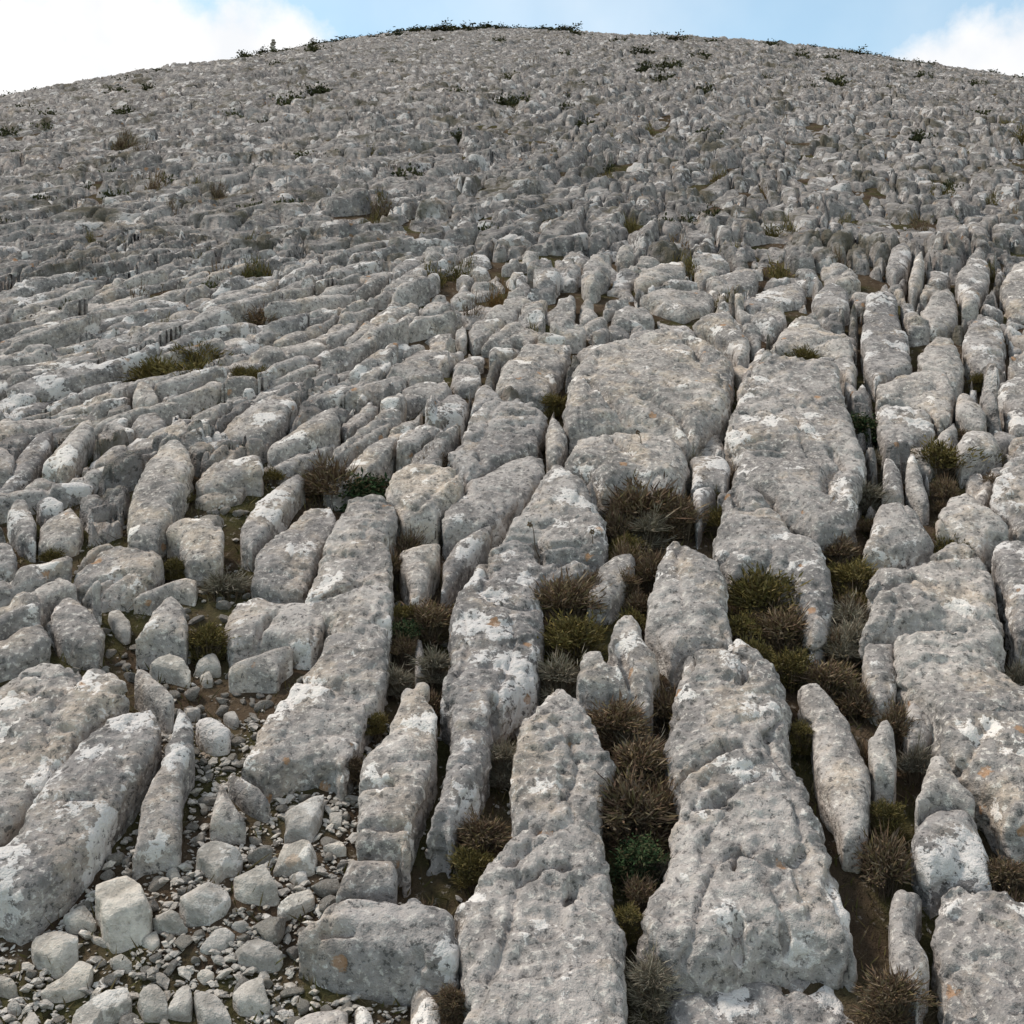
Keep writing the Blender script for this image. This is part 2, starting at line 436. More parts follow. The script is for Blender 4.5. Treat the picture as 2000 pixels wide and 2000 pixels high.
TRI_COUNT = 0
def rock_mesh(name, d2f, bbox, topf, base_rel, h, r, mat, seed, amp=1.0, flute=1.0, facet=0.0, cracks=True, inset=0.0, ledge=0.019):
    """d2f: inner distance of the plan outline; topf: height of the top over S; base_rel: underside over S"""
    global TRI_COUNT
    x0, y0, x1, y1 = bbox
    xs = np.arange(x0 - 2.5*h, x1 + 3.5*h, h); ys = np.arange(y0 - 2.5*h, y1 + 3.5*h, h)
    X, Y = np.meshgrid(xs, ys, indexing='ij')
    d2 = d2f(X, Y) - inset
    dm = max(d2.max(), 1e-3)
    sz = min(1.0, dm / 0.25)
    sx = seed * 7.31
    d2 = d2 + sz * flute * (0.030 * perlin(X*2.6, Y*2.6, sx) + 0.018 * perlin(X*6.5, Y*6.5, sx+4) + 0.010 * perlin(X*17, Y*17, sx+9))
    top = topf(X, Y, d2 / dm)
    top = top + sz * amp * (0.034 * perlin(X*1.4, Y*1.4, sx+2) + 0.010 * perlin(X*5, Y*5, sx+6))
    if cracks:      # bedding ledges
        nst = perlin(X*1.5, Y*1.9, sx+21) * 3.2 + 0.8 * perlin(X*4.2, Y*4.2, sx+22)
        fr = nst - np.floor(nst)
        top = top + sz * ledge * (np.floor(nst) + sstep(0.0, 0.16, fr) - 0.55 * np.exp(-(fr / 0.07)**2))
    tmax = float(top[d2 > 0].max()) if (d2 > 0).any() else float(top.max())
    zs = np.arange(base_rel - 2.5*h, tmax + 4*h, h)
    Z = zs[None, None, :]
    rr = max(1.1*h, min(r, dm * 0.34))
    a = -d2[:, :, None] + 0.01 * np.maximum(top[:, :, None] - Z, 0) * sz + rr
    b = (Z - top[:, :, None]) * 0.9 + rr
    F = np.sqrt(np.maximum(a, 0)**2 + np.maximum(b, 0)**2) + np.minimum(np.maximum(a, b), 0) - rr
    F = np.maximum(F, base_rel - Z)
    if facet:
        fr_ = np.random.default_rng(int(seed) + 900)
        hx, hy, hz = (x1-x0)/2, (y1-y0)/2, max((tmax - base_rel)/2, .02)
        ux = ((X - (x0+x1)/2) / hx)[:, :, None]; uy = ((Y - (y0+y1)/2) / hy)[:, :, None]; uz = (Z - (tmax + base_rel)/2) / hz
        for _ in range(12):
            dv = fr_.normal(size=3); dv[2] = abs(dv[2]) * 0.9; dv /= np.linalg.norm(dv)
            F = np.maximum(F, (ux*dv[0] + uy*dv[1] + uz*dv[2] - fr_.uniform(.52, .88)) * min(hx, hy, hz))
    F[0] = F[-1] = 1; F[:, 0] = F[:, -1] = 1; F[:, :, 0] = F[:, :, -1] = 1
    if not (F < 0).any(): return None
    V, Q = surface_nets(F)
    V = np.stack([xs[0] + V[:,0]*h, ys[0] + V[:,1]*h, zs[0] + V[:,2]*h], 1)
    V[:, 2] += S(V[:,0], V[:,1])
    Nn = normals(V, Q)
    x, y, z = V.T
    dsp = 0.012*perlin(x*2.7, y*2.7, z*2.7+sx)
    p7 = perlin(x*6.5, y*6.5, z*6.5+sx)
    dsp += 0.007*p7
    n3 = perlin(x*15, y*15, z*15+sx)
    dsp -= 0.012*(np.abs(n3) * 2 - 0.4)
    if h < 0.03:
        dsp += 0.008*perlin(x*34, y*34, z*34+sx)
    pit = perlin(x*12, y*12, z*12+sx+31)
    dsp -= 0.04*np.maximum(pit - 0.40, 0)
    if cracks:
        c1 = perlin(x*1.1+sx, y*1.9, z*2.2+13)
        c2 = perlin(x*2.3, y*1.0+sx, z*1.6+29)
        wdt = max(0.016, 0.9*h)
        gate = sstep(-0.05, 0.2, perlin(x*1.5, y*1.5, sx+17))
        dsp -= 0.034 * np.exp(-(c1/(wdt*2.2))**2) * gate + 0.028 * np.exp(-(c2/(wdt*2.2))**2) * (1-gate) * 0.8
    V = V + Nn * (dsp * sz * amp)[:, None]
    c = np.array([(V[:,0].min()+V[:,0].max())/2, (V[:,1].min()+V[:,1].max())/2, V[:,2].min()])
    TRI_COUNT += 2*len(Q)
    me = mesh_np(name, V - c, Q, mat)
    if facet: me.set_sharp_from_angle(angle=math.radians(32))
    return me, tuple(c)
PX = 1072.0
# ------------------------------------------------------------------ outlines of the rocks one can tell apart: (name, label, crop, outline, options)
SLAB, BOULD, STONE = 'limestone_slab', 'boulder', 'loose_stone'
ROCKS = [
 (SLAB, 'largest grey limestone slab at lower right, long with rounded fluted lower end', 'C', [300,200,520,175,530,120,620,110,700,190,770,280,820,430,830,600,900,740,960,870,1000,1030,1060,1150,1090,1260,1130,1440,1150,1540,1000,1500,860,1510,700,1520,620,1540,560,1570,420,1610,300,1600,200,1560,110,1500,95,1420,130,1290,220,1130,250,1030,240,960,290,880,270,790,240,680,230,560,290,480,260,430,300,280], dict(cuts=[[560,1215,600,1100],[380,930,530,925],[480,900,560,870,690,810],[580,1430,590,1600],[800,1440,812,1520],[270,790,420,740,600,700],[540,240,640,300,600,400]], r=.2, front=.02)),
 (SLAB, 'broad grey slab with white patches on the bottom edge, below the largest slab', 'C', [290,1735,560,1725,590,1655,640,1610,820,1590,1080,1615,1130,1690,1210,1820,1230,1960,1250,2300,180,2300,215,1950,240,1810], dict(r=.12, lift=-.19)),
 (SLAB, 'massive grey slab with white blotches filling the bottom right corner', 'C', [1520,1310,1620,1290,1760,1330,1932,1390,2300,1450,2300,2300,1600,2300,1540,1900,1510,1600,1510,1400], dict(r=.12, lift=-.06)),
 (BOULD, 'thin waisted grey rock post standing left of the bottom right corner slab', 'C', [1310,1300,1340,1275,1460,1300,1450,1420,1420,1500,1480,1590,1500,1680,1480,1800,1470,1930,1420,1920,1410,1800,1300,1700,1290,1500,1295,1380], dict(q=.95, r=.12, lift=-.07, front=.14)),
 (BOULD, 'rounded boulder with white top and dark stained front above the bottom right slab', 'C', [1480,920,1600,890,1690,930,1730,1000,1790,1130,1815,1300,1700,1290,1590,1280,1520,1290,1490,1230,1420,1130,1390,1040,1440,960], dict(q=.95, r=.2, lift=-.03, front=.14)),
 (BOULD, 'pointed grey rock behind the white topped boulder at right', 'C', [1480,650,1560,650,1640,780,1700,830,1720,900,1720,960,1600,905,1480,940,1430,970,1410,860,1440,760,1470,680], dict(q=.85, r=.15)),
 (SLAB, 'long narrow grey rock lying just right of the largest slab', 'C', [860,330,960,315,1010,370,1090,460,1150,540,1180,640,1220,720,1225,860,1210,1000,1190,1100,1140,1090,1070,1040,1030,900,960,760,925,620,920,480,880,420], dict(q=.95, r=.16, lift=-.03)),
 (BOULD, 'small upright grey rock between the narrow slab and the big right slab', 'C', [1220,540,1250,480,1290,470,1320,520,1335,640,1340,780,1290,770,1230,740,1200,650,1190,570], dict(q=.5, r=.12)),
 (SLAB, 'upper grey block heading the long slab row at the right', 'F', [1250,950,1300,930,1410,930,1450,990,1510,1090,1450,1130,1400,1160,1290,1180,1190,1170,1160,1130,1200,1040], dict(r=.15)),
 (SLAB, 'wide rounded slab at right with brown pitted hollow near its top', 'F', [1190,1200,1290,1180,1420,1165,1520,1095,1600,1070,1690,1120,1760,1210,1820,1340,1840,1480,1850,1640,1780,1600,1600,1540,1400,1560,1330,1570,1180,1560,1190,1480,1210,1400,1290,1330,1200,1330], dict(cuts=[[1300,1330,1420,1290,1500,1350],[1330,1560,1380,1500],[1780,1590,1830,1540]], r=.2, lift=.04)),
 (SLAB, 'great grey slab with bright white lichen patches at the right edge', 'C', [1320,110,1400,100,1600,100,1760,140,1830,220,1932,290,2200,420,2250,1100,1960,1050,1860,1000,1760,830,1640,720,1560,620,1520,600,1500,500,1400,330,1330,220], dict(cuts=[[1400,340,1500,450,1520,600],[1760,140,1800,80]], r=.2, lift=.02)),
 (BOULD, 'smooth grey flank rock left of the white patched right slab', 'C', [1180,140,1320,130,1340,300,1320,450,1260,440,1200,360,1165,240], dict(q=.7, r=.12, lift=-.05)),
 (BOULD, 'grey wedge tucked under the left side of the white patched right slab', 'C', [1350,470,1400,350,1480,440,1520,520,1500,640,1440,660,1380,600], dict(q=.6, r=.1, lift=-.06)),
 (SLAB, 'long central slab with a pale square scar, widening to the bottom edge', 'B', [1140,350,1200,320,1270,380,1350,470,1400,580,1450,680,1390,780,1380,900,1410,1000,1430,1130,1450,1250,1460,1400,1470,1540,1500,1680,1530,1800,1540,1900,1530,2300,720,2300,710,1900,760,1780,740,1600,720,1400,710,1350,780,1290,850,1140,930,1000,950,880,980,740,1000,640,1040,500,1070,410], dict(cuts=[[950,1220,1000,1160],[1230,1350,1260,1280],[1020,1280,1100,1230,1230,1215],[960,1050,1040,1030]], r=.12)),
 (SLAB, 'long slender light slab left of the central slab, with rusty specks', 'E', [700,1320,770,1220,860,1150,960,1090,1080,1085,1100,1165,1200,1180,1350,1185,1300,1260,1200,1280,1110,1290,1100,1350,1110,1500,1095,1600,1090,1649,1070,1749,980,1829,900,1929,870,2049,850,2149,800,2289,740,2369,700,2449,680,2539,640,2549,570,2559,560,2509,590,2389,600,2279,660,2109,680,2009,690,1899,640,1849,650,1749,680,1619,670,1550,660,1470], dict(cuts=[[880,1900,900,1960],[850,1380,960,1420]], r=.14)),
 (SLAB, 'rounded grey block with one white spot heading the slender light slab', 'E', [910,1050,930,990,1060,890,1120,770,1170,750,1240,780,1320,840,1380,900,1420,970,1420,1080,1400,1150,1300,1160,1180,1165,1110,1150,1080,1070,960,1080], dict(r=.2, lift=.03)),
 (SLAB, 'narrow jointed slab with straight cross cracks between two dark grikes', 'B', [440,340,520,315,570,320,580,400,620,460,610,560,610,650,560,760,520,870,490,980,500,1080,440,1165,420,1145,210,1135,220,1000,230,820,260,680,290,620,370,540,410,420], dict(cuts=[[250,800,390,806],[205,990,430,1000,500,985]], r=.06)),
 (SLAB, 'square pitted block at the foot of the narrow jointed slab', 'B', [200,1155,410,1155,430,1200,420,1300,430,1330,300,1340,120,1360,150,1250], dict(r=.07)),
 (BOULD, 'weathered dark fronted rock with layered hollow face near the bottom', 'B', [-50,1490,40,1420,120,1335,300,1315,440,1322,470,1290,520,1290,620,1340,700,1390,720,1500,720,1640,640,1700,450,1690,260,1680,100,1650,20,1580], dict(cuts=[[90,1520,210,1530],[230,1610,420,1640,520,1600],[480,1400,640,1410]], q=.62, r=.12)),
 (BOULD, 'small pale rock post standing on the bottom edge left of the central slab', 'B', [490,1760,540,1740,600,1780,640,1870,650,2100,480,2100,475,1850], dict(q=1, r=.06, lift=-.13)),
 (BOULD, 'flat topped pale block cut by the bottom edge below the dark fronted rock', 'B', [-80,1870,0,1830,140,1820,200,1850,200,2150,-110,2150], dict(r=.05, lift=-.1)),
 (BOULD, 'small pointed block on the bottom edge beside the flat topped pale block', 'B', [220,1860,270,1835,310,1880,330,1950,300,2100,210,2100], dict(q=.95, r=.07, lift=-.12)),
 (BOULD, 'triangular grey rock with two white gashes among brown shrubs in the centre', 'B', [1380,160,1420,80,1470,10,1530,0,1580,30,1600,110,1650,170,1670,230,1640,320,1630,480,1590,480,1540,420,1440,390,1330,370,1280,300,1270,230,1300,170], dict(cuts=[[1385,180,1440,290],[1470,200,1530,380]], q=.62, r=.14)),
 (BOULD, 'big squarish rounded boulder just above the largest slab', 'F', [150,1330,190,1180,240,1060,330,1080,420,1140,500,1190,535,1270,530,1350,550,1450,580,1550,520,1590,400,1610,270,1620,220,1500,150,1420], dict(q=.75, r=.18, lift=.03)),
 (BOULD, 'slanting grey rock leaning right of the slender light slab', 'E', [1320,1320,1370,1210,1440,1150,1530,1130,1555,1160,1550,1250,1490,1320,1440,1400,1350,1410,1310,1380], dict(q=.7, r=.1, lift=-.05)),
 (BOULD, 'thin pale sliver of stone upright in the dark grike left of centre', 'B', [505,120,545,120,560,200,555,300,505,300], dict(q=.9, r=.05, lift=-.12)),
 (SLAB, 'long pale slab left of centre with straight dark cracks, bordering the rubble', 'D', [1640,920,1760,905,1860,920,1880,1020,1850,1050,1810,1110,1840,1200,1850,1350,1840,1500,1820,1600,1830,1690,1820,1699,1790,1799,1720,1909,1680,2049,1640,2129,1610,2200,1560,2190,1400,2180,1280,2210,1230,2260,1150,2209,1100,2159,1140,2089,1200,1969,1240,1899,1330,1789,1480,1649,1500,1579,1560,1489,1440,1390,1430,1340,1470,1260,1510,1190,1540,1110,1600,1000], dict(cuts=[[1560,1489,1520,1560,1480,1639],[1440,1392,1600,1370,1740,1360],[1780,1530,1840,1520]], r=.09)),
 (SLAB, 'flat pale block at the left side of the long pale slab', 'D', [1050,1480,1110,1390,1220,1355,1330,1390,1440,1400,1550,1460,1490,1570,1470,1640,1380,1640,1300,1600,1200,1600,1080,1620], dict(cuts=[[1285,1475,1215,1550]], r=.08, lift=-.03)),
 (SLAB, 'tilted pale slab behind the flat pale block left of centre', 'D', [1180,1300,1200,1170,1300,1080,1370,1010,1430,940,1570,940,1590,1000,1530,1110,1500,1200,1450,1280,1430,1340,1320,1380,1220,1340], dict(r=.09, lift=-.02)),
 (BOULD, 'low angular grey block in front of the flat pale block', 'A', [1060,260,1110,220,1300,150,1380,140,1390,170,1330,220,1310,300,1200,290,1100,300], dict(q=.6, r=.06, lift=-.06)),
 (SLAB, 'big white crusted slab cut by the left edge', 'A', [-150,430,40,290,180,205,300,215,420,270,560,310,620,360,560,430,480,500,400,560,330,660,200,800,100,880,0,960,-200,1080], dict(cuts=[[100,310,240,340,330,330],[180,440,260,460]], r=.14, lift=.04)),
 (SLAB, 'long slanting slab with dark right side beside the white crusted slab', 'A', [110,940,150,860,300,700,400,590,500,500,620,460,720,430,770,500,740,580,690,680,600,800,540,880,480,980,370,1120,280,1210,170,1310,60,1400,0,1400,-150,1350,-180,1150,0,1080,90,1020], dict(r=.1, lift=.04)),
 (BOULD, 'upright grey fin of rock right of the slanting dark sided slab', 'A', [800,560,840,420,910,480,920,600,880,680,860,860,860,1000,840,1090,740,1130,640,1170,610,1130,640,1020,660,880,720,740], dict(q=.7, r=.09, lift=-.01)),
 (BOULD, 'orange tinged angular block above the slanting dark sided slab', 'A', [640,240,700,260,780,330,830,380,810,440,760,480,680,400,640,350,620,300], dict(q=.7, r=.05)),
 (BOULD, 'conical grey rock in the middle of the rubble', 'A', [1000,900,1040,760,1080,830,1130,910,1180,980,1160,1020,1100,1040,1000,1030,975,990], dict(q=.5, r=.08, lift=-.06)),
 (BOULD, 'mossy tilted plate below the end of the long pale slab', 'A', [1060,760,1100,740,1230,820,1280,880,1240,950,1140,880], dict(q=.6, r=.04, lift=-.08)),
 (BOULD, 'greyish block behind the upright fin in the rubble', 'A', [910,490,1010,470,1100,530,1080,600,1000,620,930,560], dict(q=.7, r=.08, lift=-.05)),
 (BOULD, 'tall leaning pitted rock at left middle', 'D', [610,900,680,720,740,660,830,610,900,650,920,720,890,800,830,900,820,980,760,1040,740,1100,640,1110,590,1060,600,980], dict(q=.75, r=.14, lift=.05)),
 (BOULD, 'oval grey rock with white right end beside the tall leaning rock', 'D', [910,810,960,740,1050,700,1180,690,1240,690,1250,780,1220,810,1150,800,1050,850,950,865], dict(q=.7, r=.12, lift=.03)),
 (BOULD, 'low flat rock under the oval grey rock', 'D', [900,910,980,880,1080,850,1170,830,1140,890,1060,920,960,950], dict(r=.07, lift=-.05)),
 (BOULD, 'boxy boulder with cut tan front face, left of centre', 'D', [770,1020,860,960,1000,970,1050,1010,1060,1150,1030,1200,940,1240,870,1210,840,1120,850,1080], dict(q=.45, r=.06, lift=.0)),
 (BOULD, 'long pitted grey rock lying below the tall leaning rock', 'D', [370,1180,410,1120,520,1090,600,1120,700,1110,780,1120,790,1180,740,1270,650,1340,520,1385,430,1370,310,1310,350,1260], dict(cuts=[[380,1235,470,1170,600,1130],[430,1340,560,1290]], q=.75, r=.14, lift=.0)),
 (BOULD, 'hump backed grey rock above the rubble with white streaks', 'D', [620,1540,680,1450,760,1360,820,1340,880,1390,900,1480,880,1540,830,1580,720,1570], dict(q=.65, r=.12)),
 (BOULD, 'flat pale rock behind the hump backed grey rock', 'D', [600,1390,700,1340,860,1270,940,1280,930,1350,870,1370,800,1350,700,1410], dict(r=.07, lift=-.04)),
 (BOULD, 'rough grey mound of rock above the white crusted slab', 'D', [200,1480,260,1370,330,1330,400,1370,440,1420,500,1500,480,1600,420,1650,330,1640,270,1600], dict(q=.75, r=.14)),
 (BOULD, 'low grey rock at the left edge above the white crusted slab', 'D', [0,1560,100,1500,200,1480,240,1560,150,1640,60,1690,-80,1720,-80,1600], dict(q=.8, r=.1)),
 (BOULD, 'squat rounded grey rock near the left edge at mid height', 'D', [20,950,70,890,130,900,180,1000,170,1100,120,1140,60,1090,20,1020], dict(q=.6, r=.12)),
 (BOULD, 'pair partner of the squat rock, wedge shaped and pitted', 'D', [170,1120,190,1020,340,930,400,1000,370,1080,280,1130,210,1180], dict(q=.65, r=.1)),
 (BOULD, 'smooth grey rock cut by the left edge at mid height', 'D', [-60,1110,60,1110,85,1180,60,1240,-60,1250], dict(q=.7, r=.08)),
 (BOULD, 'small humped rock behind the squat rounded rock at left', 'D', [160,920,240,880,310,910,290,960,180,965], dict(q=.6, r=.07)),
 (BOULD, 'slanting rock with an orange broken corner at left', 'D', [200,760,180,740,280,640,360,550,430,510,450,560,400,650,350,740,280,800], dict(q=.75, r=.1, lift=.04)),
 (BOULD, 'rounded knob of rock below the olive bushes at left', 'D', [620,420,640,350,680,340,730,370,750,420,700,460,640,460], dict(q=.55, r=.1, lift=.04)),
 (SLAB, 'smooth pale tan slab on the left slope below the olive bushes', 'D', [1180,640,1000,600,1080,540,1250,440,1420,390,1400,460,1330,560,1260,620], dict(r=.08)),
 (SLAB, 'narrow straight slab beside the boxy tan boulder', 'D', [1130,1100,1130,1020,1200,920,1300,840,1400,770,1450,790,1380,880,1330,960,1260,1040,1180,1140], dict(r=.07)),
 (BOULD, 'blocky rock below the rounded knob at left', 'D', [600,560,650,500,740,490,800,540,760,590,660,610], dict(q=.7, r=.09)),
 (SLAB, 'dark slanting ridge rock near the left edge', 'D', [0,830,70,720,160,620,250,580,240,650,160,760,60,860,-60,900], dict(q=.85, r=.1)),
 (BOULD, 'rounded pale rock on the left edge beside the dark slanting ridge', 'D', [-60,650,30,650,80,700,50,780,-60,820], dict(q=.6, r=.1)),
 (BOULD, 'short slanting rock left of the tall leaning rock', 'D', [450,720,520,660,610,640,590,690,500,750,430,770], dict(r=.07)),
 (BOULD, 'round boulder with white left side just above the long pale slab', 'E', [360,820,400,760,480,730,600,740,700,760,730,810,710,880,640,930,620,1000,560,1020,450,1020,420,940,370,900], dict(q=.6, r=.2, lift=.02)),
 (SLAB, 'long pale slab running down right of the white sided round boulder', 'E', [640,950,740,860,760,810,870,740,960,690,1060,670,1120,690,1125,750,1080,820,1000,890,920,960,850,1040,720,1060,650,1060,625,1000], dict(r=.12)),
 (SLAB, 'wide slab with a bright upper rim above the round boulder', 'E', [740,560,760,510,880,460,1000,440,1100,470,1140,510,1110,570,1100,640,1000,680,900,720,830,770,760,790,680,720,640,700,700,620], dict(r=.14, lift=.02)),
 (BOULD, 'pale wedge of rock hanging over the dark grike left of centre', 'E', [430,1150,540,1110,640,1095,620,1160,580,1240,560,1330,520,1400,490,1380,460,1260], dict(q=.7, r=.07, lift=-.06)),
 (BOULD, 'thin slanting rock along the crack left of the slender light slab', 'E', [640,1200,700,1110,780,1060,880,1020,870,1070,800,1140,730,1230,660,1340,620,1330,640,1260], dict(q=.85, r=.07, lift=-.05)),
 (BOULD, 'cracked narrow rock right of the bright rimmed slab', 'E', [1150,500,1200,540,1235,600,1210,680,1170,740,1130,680,1120,580], dict(q=.6, r=.07)),
 (BOULD, 'huge domed boulder with a dark stepped crack at centre right', 'E', [1210,500,1220,380,1240,260,1310,190,1400,140,1560,100,1700,90,1790,100,1920,130,1990,180,2020,230,2020,330,2010,420,1950,480,1880,530,1830,620,1770,590,1690,550,1600,535,1450,530,1280,565,1230,550], dict(cuts=[[1590,440,1680,470,1750,500,1800,560,1830,610],[1330,370,1450,470,1510,500],[1640,360,1770,400],[1700,130,1830,200,1850,270]], q=.8, r=.3, lift=.08)),
 (BOULD, 'rounded boulder below the huge domed boulder, brown shrub at its foot', 'E', [1220,720,1260,600,1450,560,1600,560,1700,580,1760,620,1800,690,1790,800,1740,880,1640,870,1560,840,1500,860,1400,870,1350,800,1280,770], dict(cuts=[[1440,640,1480,700,1540,740]], q=.6, r=.25, lift=.0)),
 (BOULD, 'rounded slab left of the huge domed boulder across a deep grike', 'E', [880,370,930,270,1030,170,1150,150,1250,145,1240,210,1200,280,1170,340,1160,420,1070,420,930,420], dict(q=.8, r=.14)),
 (BOULD, 'little grey hump above the bright rimmed slab', 'E', [760,500,800,370,850,345,920,410,930,440,860,470], dict(q=.6, r=.1)),
 (BOULD, 'small dark pinnacle in the grike right of the huge domed boulder', 'F', [380,680,420,570,430,490,480,475,510,500,505,600,530,650,530,740,450,770,390,740], dict(q=.35, r=.1, lift=-.15)),
 (SLAB, 'tall massive block with a round hole near its upper left at centre right', 'F', [640,290,700,250,800,230,990,230,1060,270,1080,340,1100,450,1140,550,1170,650,1190,750,1150,830,1150,940,1100,1050,1060,1060,960,1060,870,990,780,950,720,870,620,810,550,790,560,720,580,640,530,580,520,510,560,430,580,350], dict(cuts=[[640,650,780,665],[680,685,800,690],[605,512,660,518],[1020,680,1080,760],[1000,900,1000,800,1060,770]], q=.85, r=.18, lift=.06)),
 (SLAB, 'cracked grey rock sloping down below the tall massive block', 'F', [470,1040,500,930,540,830,600,825,670,860,740,920,780,980,850,1060,960,1085,1000,1130,1030,1220,1030,1350,1000,1450,1000,1550,940,1570,900,1480,880,1380,840,1280,700,1240,570,1240,500,1170,460,1120], dict(cuts=[[620,1020,700,1010,790,970],[560,900,580,1000]], q=.8, r=.18)),
 (BOULD, 'small pale plate between brown shrubs below the huge dome', 'F', [370,860,440,840,490,850,440,920,420,1010,390,1080,370,960], dict(q=.6, r=.05, lift=-.08)),
 (BOULD, 'pale pinnacle right of the tall massive block', 'F', [1270,700,1320,710,1360,780,1370,850,1390,920,1300,930,1250,920,1260,800], dict(q=.35, r=.08, lift=-.08)),
 (BOULD, 'sharp leaning pinnacle beside the pale pinnacle, olive bush behind', 'F', [1370,740,1385,680,1420,670,1450,760,1480,860,1500,930,1470,950,1410,880,1370,830], dict(q=.4, r=.07, lift=-.06)),
 (BOULD, 'rounded rock with long white patch at the right above the slab row', 'F', [1520,960,1560,880,1630,845,1700,860,1760,920,1840,980,1870,1050,1830,1060,1770,1090,1760,1170,1700,1110,1620,1070,1560,1060,1510,1030], dict(q=.7, r=.18)),
 (BOULD, 'smooth grey ridge rock along the right edge above the white patched slab', 'F', [1770,1110,1840,1065,1920,1105,2200,1180,2250,1600,1960,1600,1880,1520,1840,1350,1790,1230], dict(r=.15)),
 (BOULD, 'big rounded grey rock on the right edge at mid height', 'F', [1760,880,1800,770,1870,710,1960,710,2080,750,2150,900,2130,1080,1960,1100,1880,1040,1860,980,1780,920], dict(q=.65, r=.25)),
 (BOULD, 'block with dark hollow and rounded front right of the tall massive block', 'F', [1230,470,1260,440,1380,455,1490,490,1520,550,1510,600,1400,640,1310,680,1260,640,1250,560], dict(q=.6, r=.1)),
 (SLAB, 'flat grey block behind the hollow fronted block', 'F', [1230,440,1240,360,1330,310,1450,300,1570,310,1600,400,1590,530,1540,560,1500,490,1380,450], dict(q=.8, r=.1)),
 (SLAB, 'long column like rock at upper right with deep grike on its left', 'F', [1180,260,1165,130,1170,20,1190,-60,1260,-90,1330,-70,1350,20,1370,100,1400,200,1420,280,1330,310,1240,350], dict(q=.8, r=.12, lift=.02)),
 (BOULD, 'bulky rounded rock on the upper right', 'F', [1640,140,1680,50,1740,20,1830,50,1850,130,1860,250,1810,330,1740,290,1660,220], dict(q=.6, r=.2)),
 (BOULD, 'grey rock on the right edge below the bulky rounded rock', 'F', [1800,400,1860,310,1932,300,2150,310,2150,600,1900,600,1850,520], dict(q=.7, r=.16)),
 (BOULD, 'broken topped rock between the column rock and the bulky rock', 'F', [1440,200,1500,130,1600,130,1640,200,1660,290,1640,350,1580,330,1450,280,1420,240], dict(q=.65, r=.1)),
 (BOULD, 'round dull rock behind the olive bush at right', 'F', [1610,650,1640,580,1720,570,1800,590,1840,670,1820,720,1700,740,1630,720], dict(q=.55, r=.14)),
 (SLAB, 'bumpy rock heading the tall massive block, moss line at its foot', 'F', [720,210,780,110,860,40,940,30,1010,100,1090,130,1120,190,1130,250,1060,255,1000,220,800,215], dict(q=.75, r=.14)),
 (BOULD, 'narrow rock at the upper right corner of the tall massive block', 'F', [1020,245,1120,215,1145,280,1140,370,1090,330], dict(q=.7, r=.07)),
 (BOULD, 'rough rock at the right rear of the huge domed boulder', 'F', [360,60,450,30,560,30,580,90,640,150,640,210,580,240,550,170,470,110], dict(q=.7, r=.12)),
 (BOULD, 'low whaleback rock above the huge domed boulder', 'H', [480,1120,560,1090,700,1085,770,1110,760,1150,650,1190,550,1160], dict(q=.8, r=.16)),
 (BOULD, 'pale slanting rock right of the whaleback rock, olive shrub between', 'H', [870,1130,940,1080,1080,1050,1120,1080,1110,1130,1000,1150,900,1190], dict(q=.8, r=.14)),
 (BOULD, 'slim leaning rock tooth at upper right', 'H', [1490,1060,1520,960,1550,920,1560,1000,1540,1090,1510,1130], dict(q=.3, r=.08)),
 (BOULD, 'rounded rock left of the slim leaning tooth', 'H', [1410,1000,1430,930,1480,900,1510,930,1500,1010,1450,1050], dict(q=.4, r=.12)),
 (BOULD, 'pyramid shaped rock near the right edge, olive shrub on its right', 'H', [1670,1050,1720,960,1770,920,1810,990,1800,1080,1750,1170,1700,1140], dict(q=.45, r=.14)),
 (BOULD, 'egg shaped rock left of the pyramid rock', 'H', [1540,1160,1590,1090,1650,1070,1690,1130,1680,1220,1620,1250,1560,1230], dict(q=.55, r=.16)),
 (BOULD, 'large rock on the right edge behind the bulky rounded rock', 'H', [1840,1080,1880,990,2000,970,2060,1080,2000,1200,1870,1160], dict(q=.5, r=.2)),
 (BOULD, 'rock with bright white cap above the pale slanting rock', 'H', [720,1050,790,1020,860,990,930,1020,920,1070,850,1100,790,1100], dict(q=.6, r=.12)),
 (BOULD, 'pale jagged rock left of the whaleback rock', 'H', [370,1170,430,1140,520,1160,540,1200,450,1215,380,1210], dict(q=.6, r=.12)),
 (BOULD, 'white topped rock between the pale slanting rock and the column rock', 'H', [1130,1110,1200,1060,1270,1090,1280,1160,1230,1190,1140,1150], dict(q=.6, r=.12)),
 (BOULD, 'sloping grey rock upslope of the whaleback rock', 'H', [460,1050,550,1000,650,975,660,1030,580,1070,480,1100], dict(q=.75, r=.12)),
 # loose stones of the rubble
 (STONE, 'upright pale stone, upper one of two stacked beside the narrow jointed slab', 'A', [1340,890,1430,840,1530,815,1520,900,1470,1020,1330,1030,1350,950], dict(q=.6)),
 (STONE, 'pale tan stone, lower one of two stacked beside the narrow jointed slab', 'A', [1330,1040,1480,1030,1500,1080,1480,1180,1380,1180,1280,1170], dict(q=.7)),
 (STONE, 'cracked lumpy stone below the conical rock', 'A', [900,1110,960,1040,1060,1040,1150,1080,1130,1140,1060,1160,1020,1210,960,1150], dict()),
 (STONE, 'flat wedge shaped stone right of the long oval stone', 'A', [1100,1150,1240,1140,1290,1220,1340,1290,1200,1290,1100,1280], dict()),
 (STONE, 'long oval pale stone lying in the rubble right of the egg stone', 'A', [820,1310,960,1240,1070,1220,1090,1270,1060,1330,980,1390,840,1380], dict()),
 (STONE, 'biggest egg shaped stone standing in the lower left rubble', 'A', [450,1220,480,1140,550,1120,610,1160,670,1240,720,1320,700,1420,640,1480,520,1490,480,1420,470,1330,445,1290], dict(q=.5)),
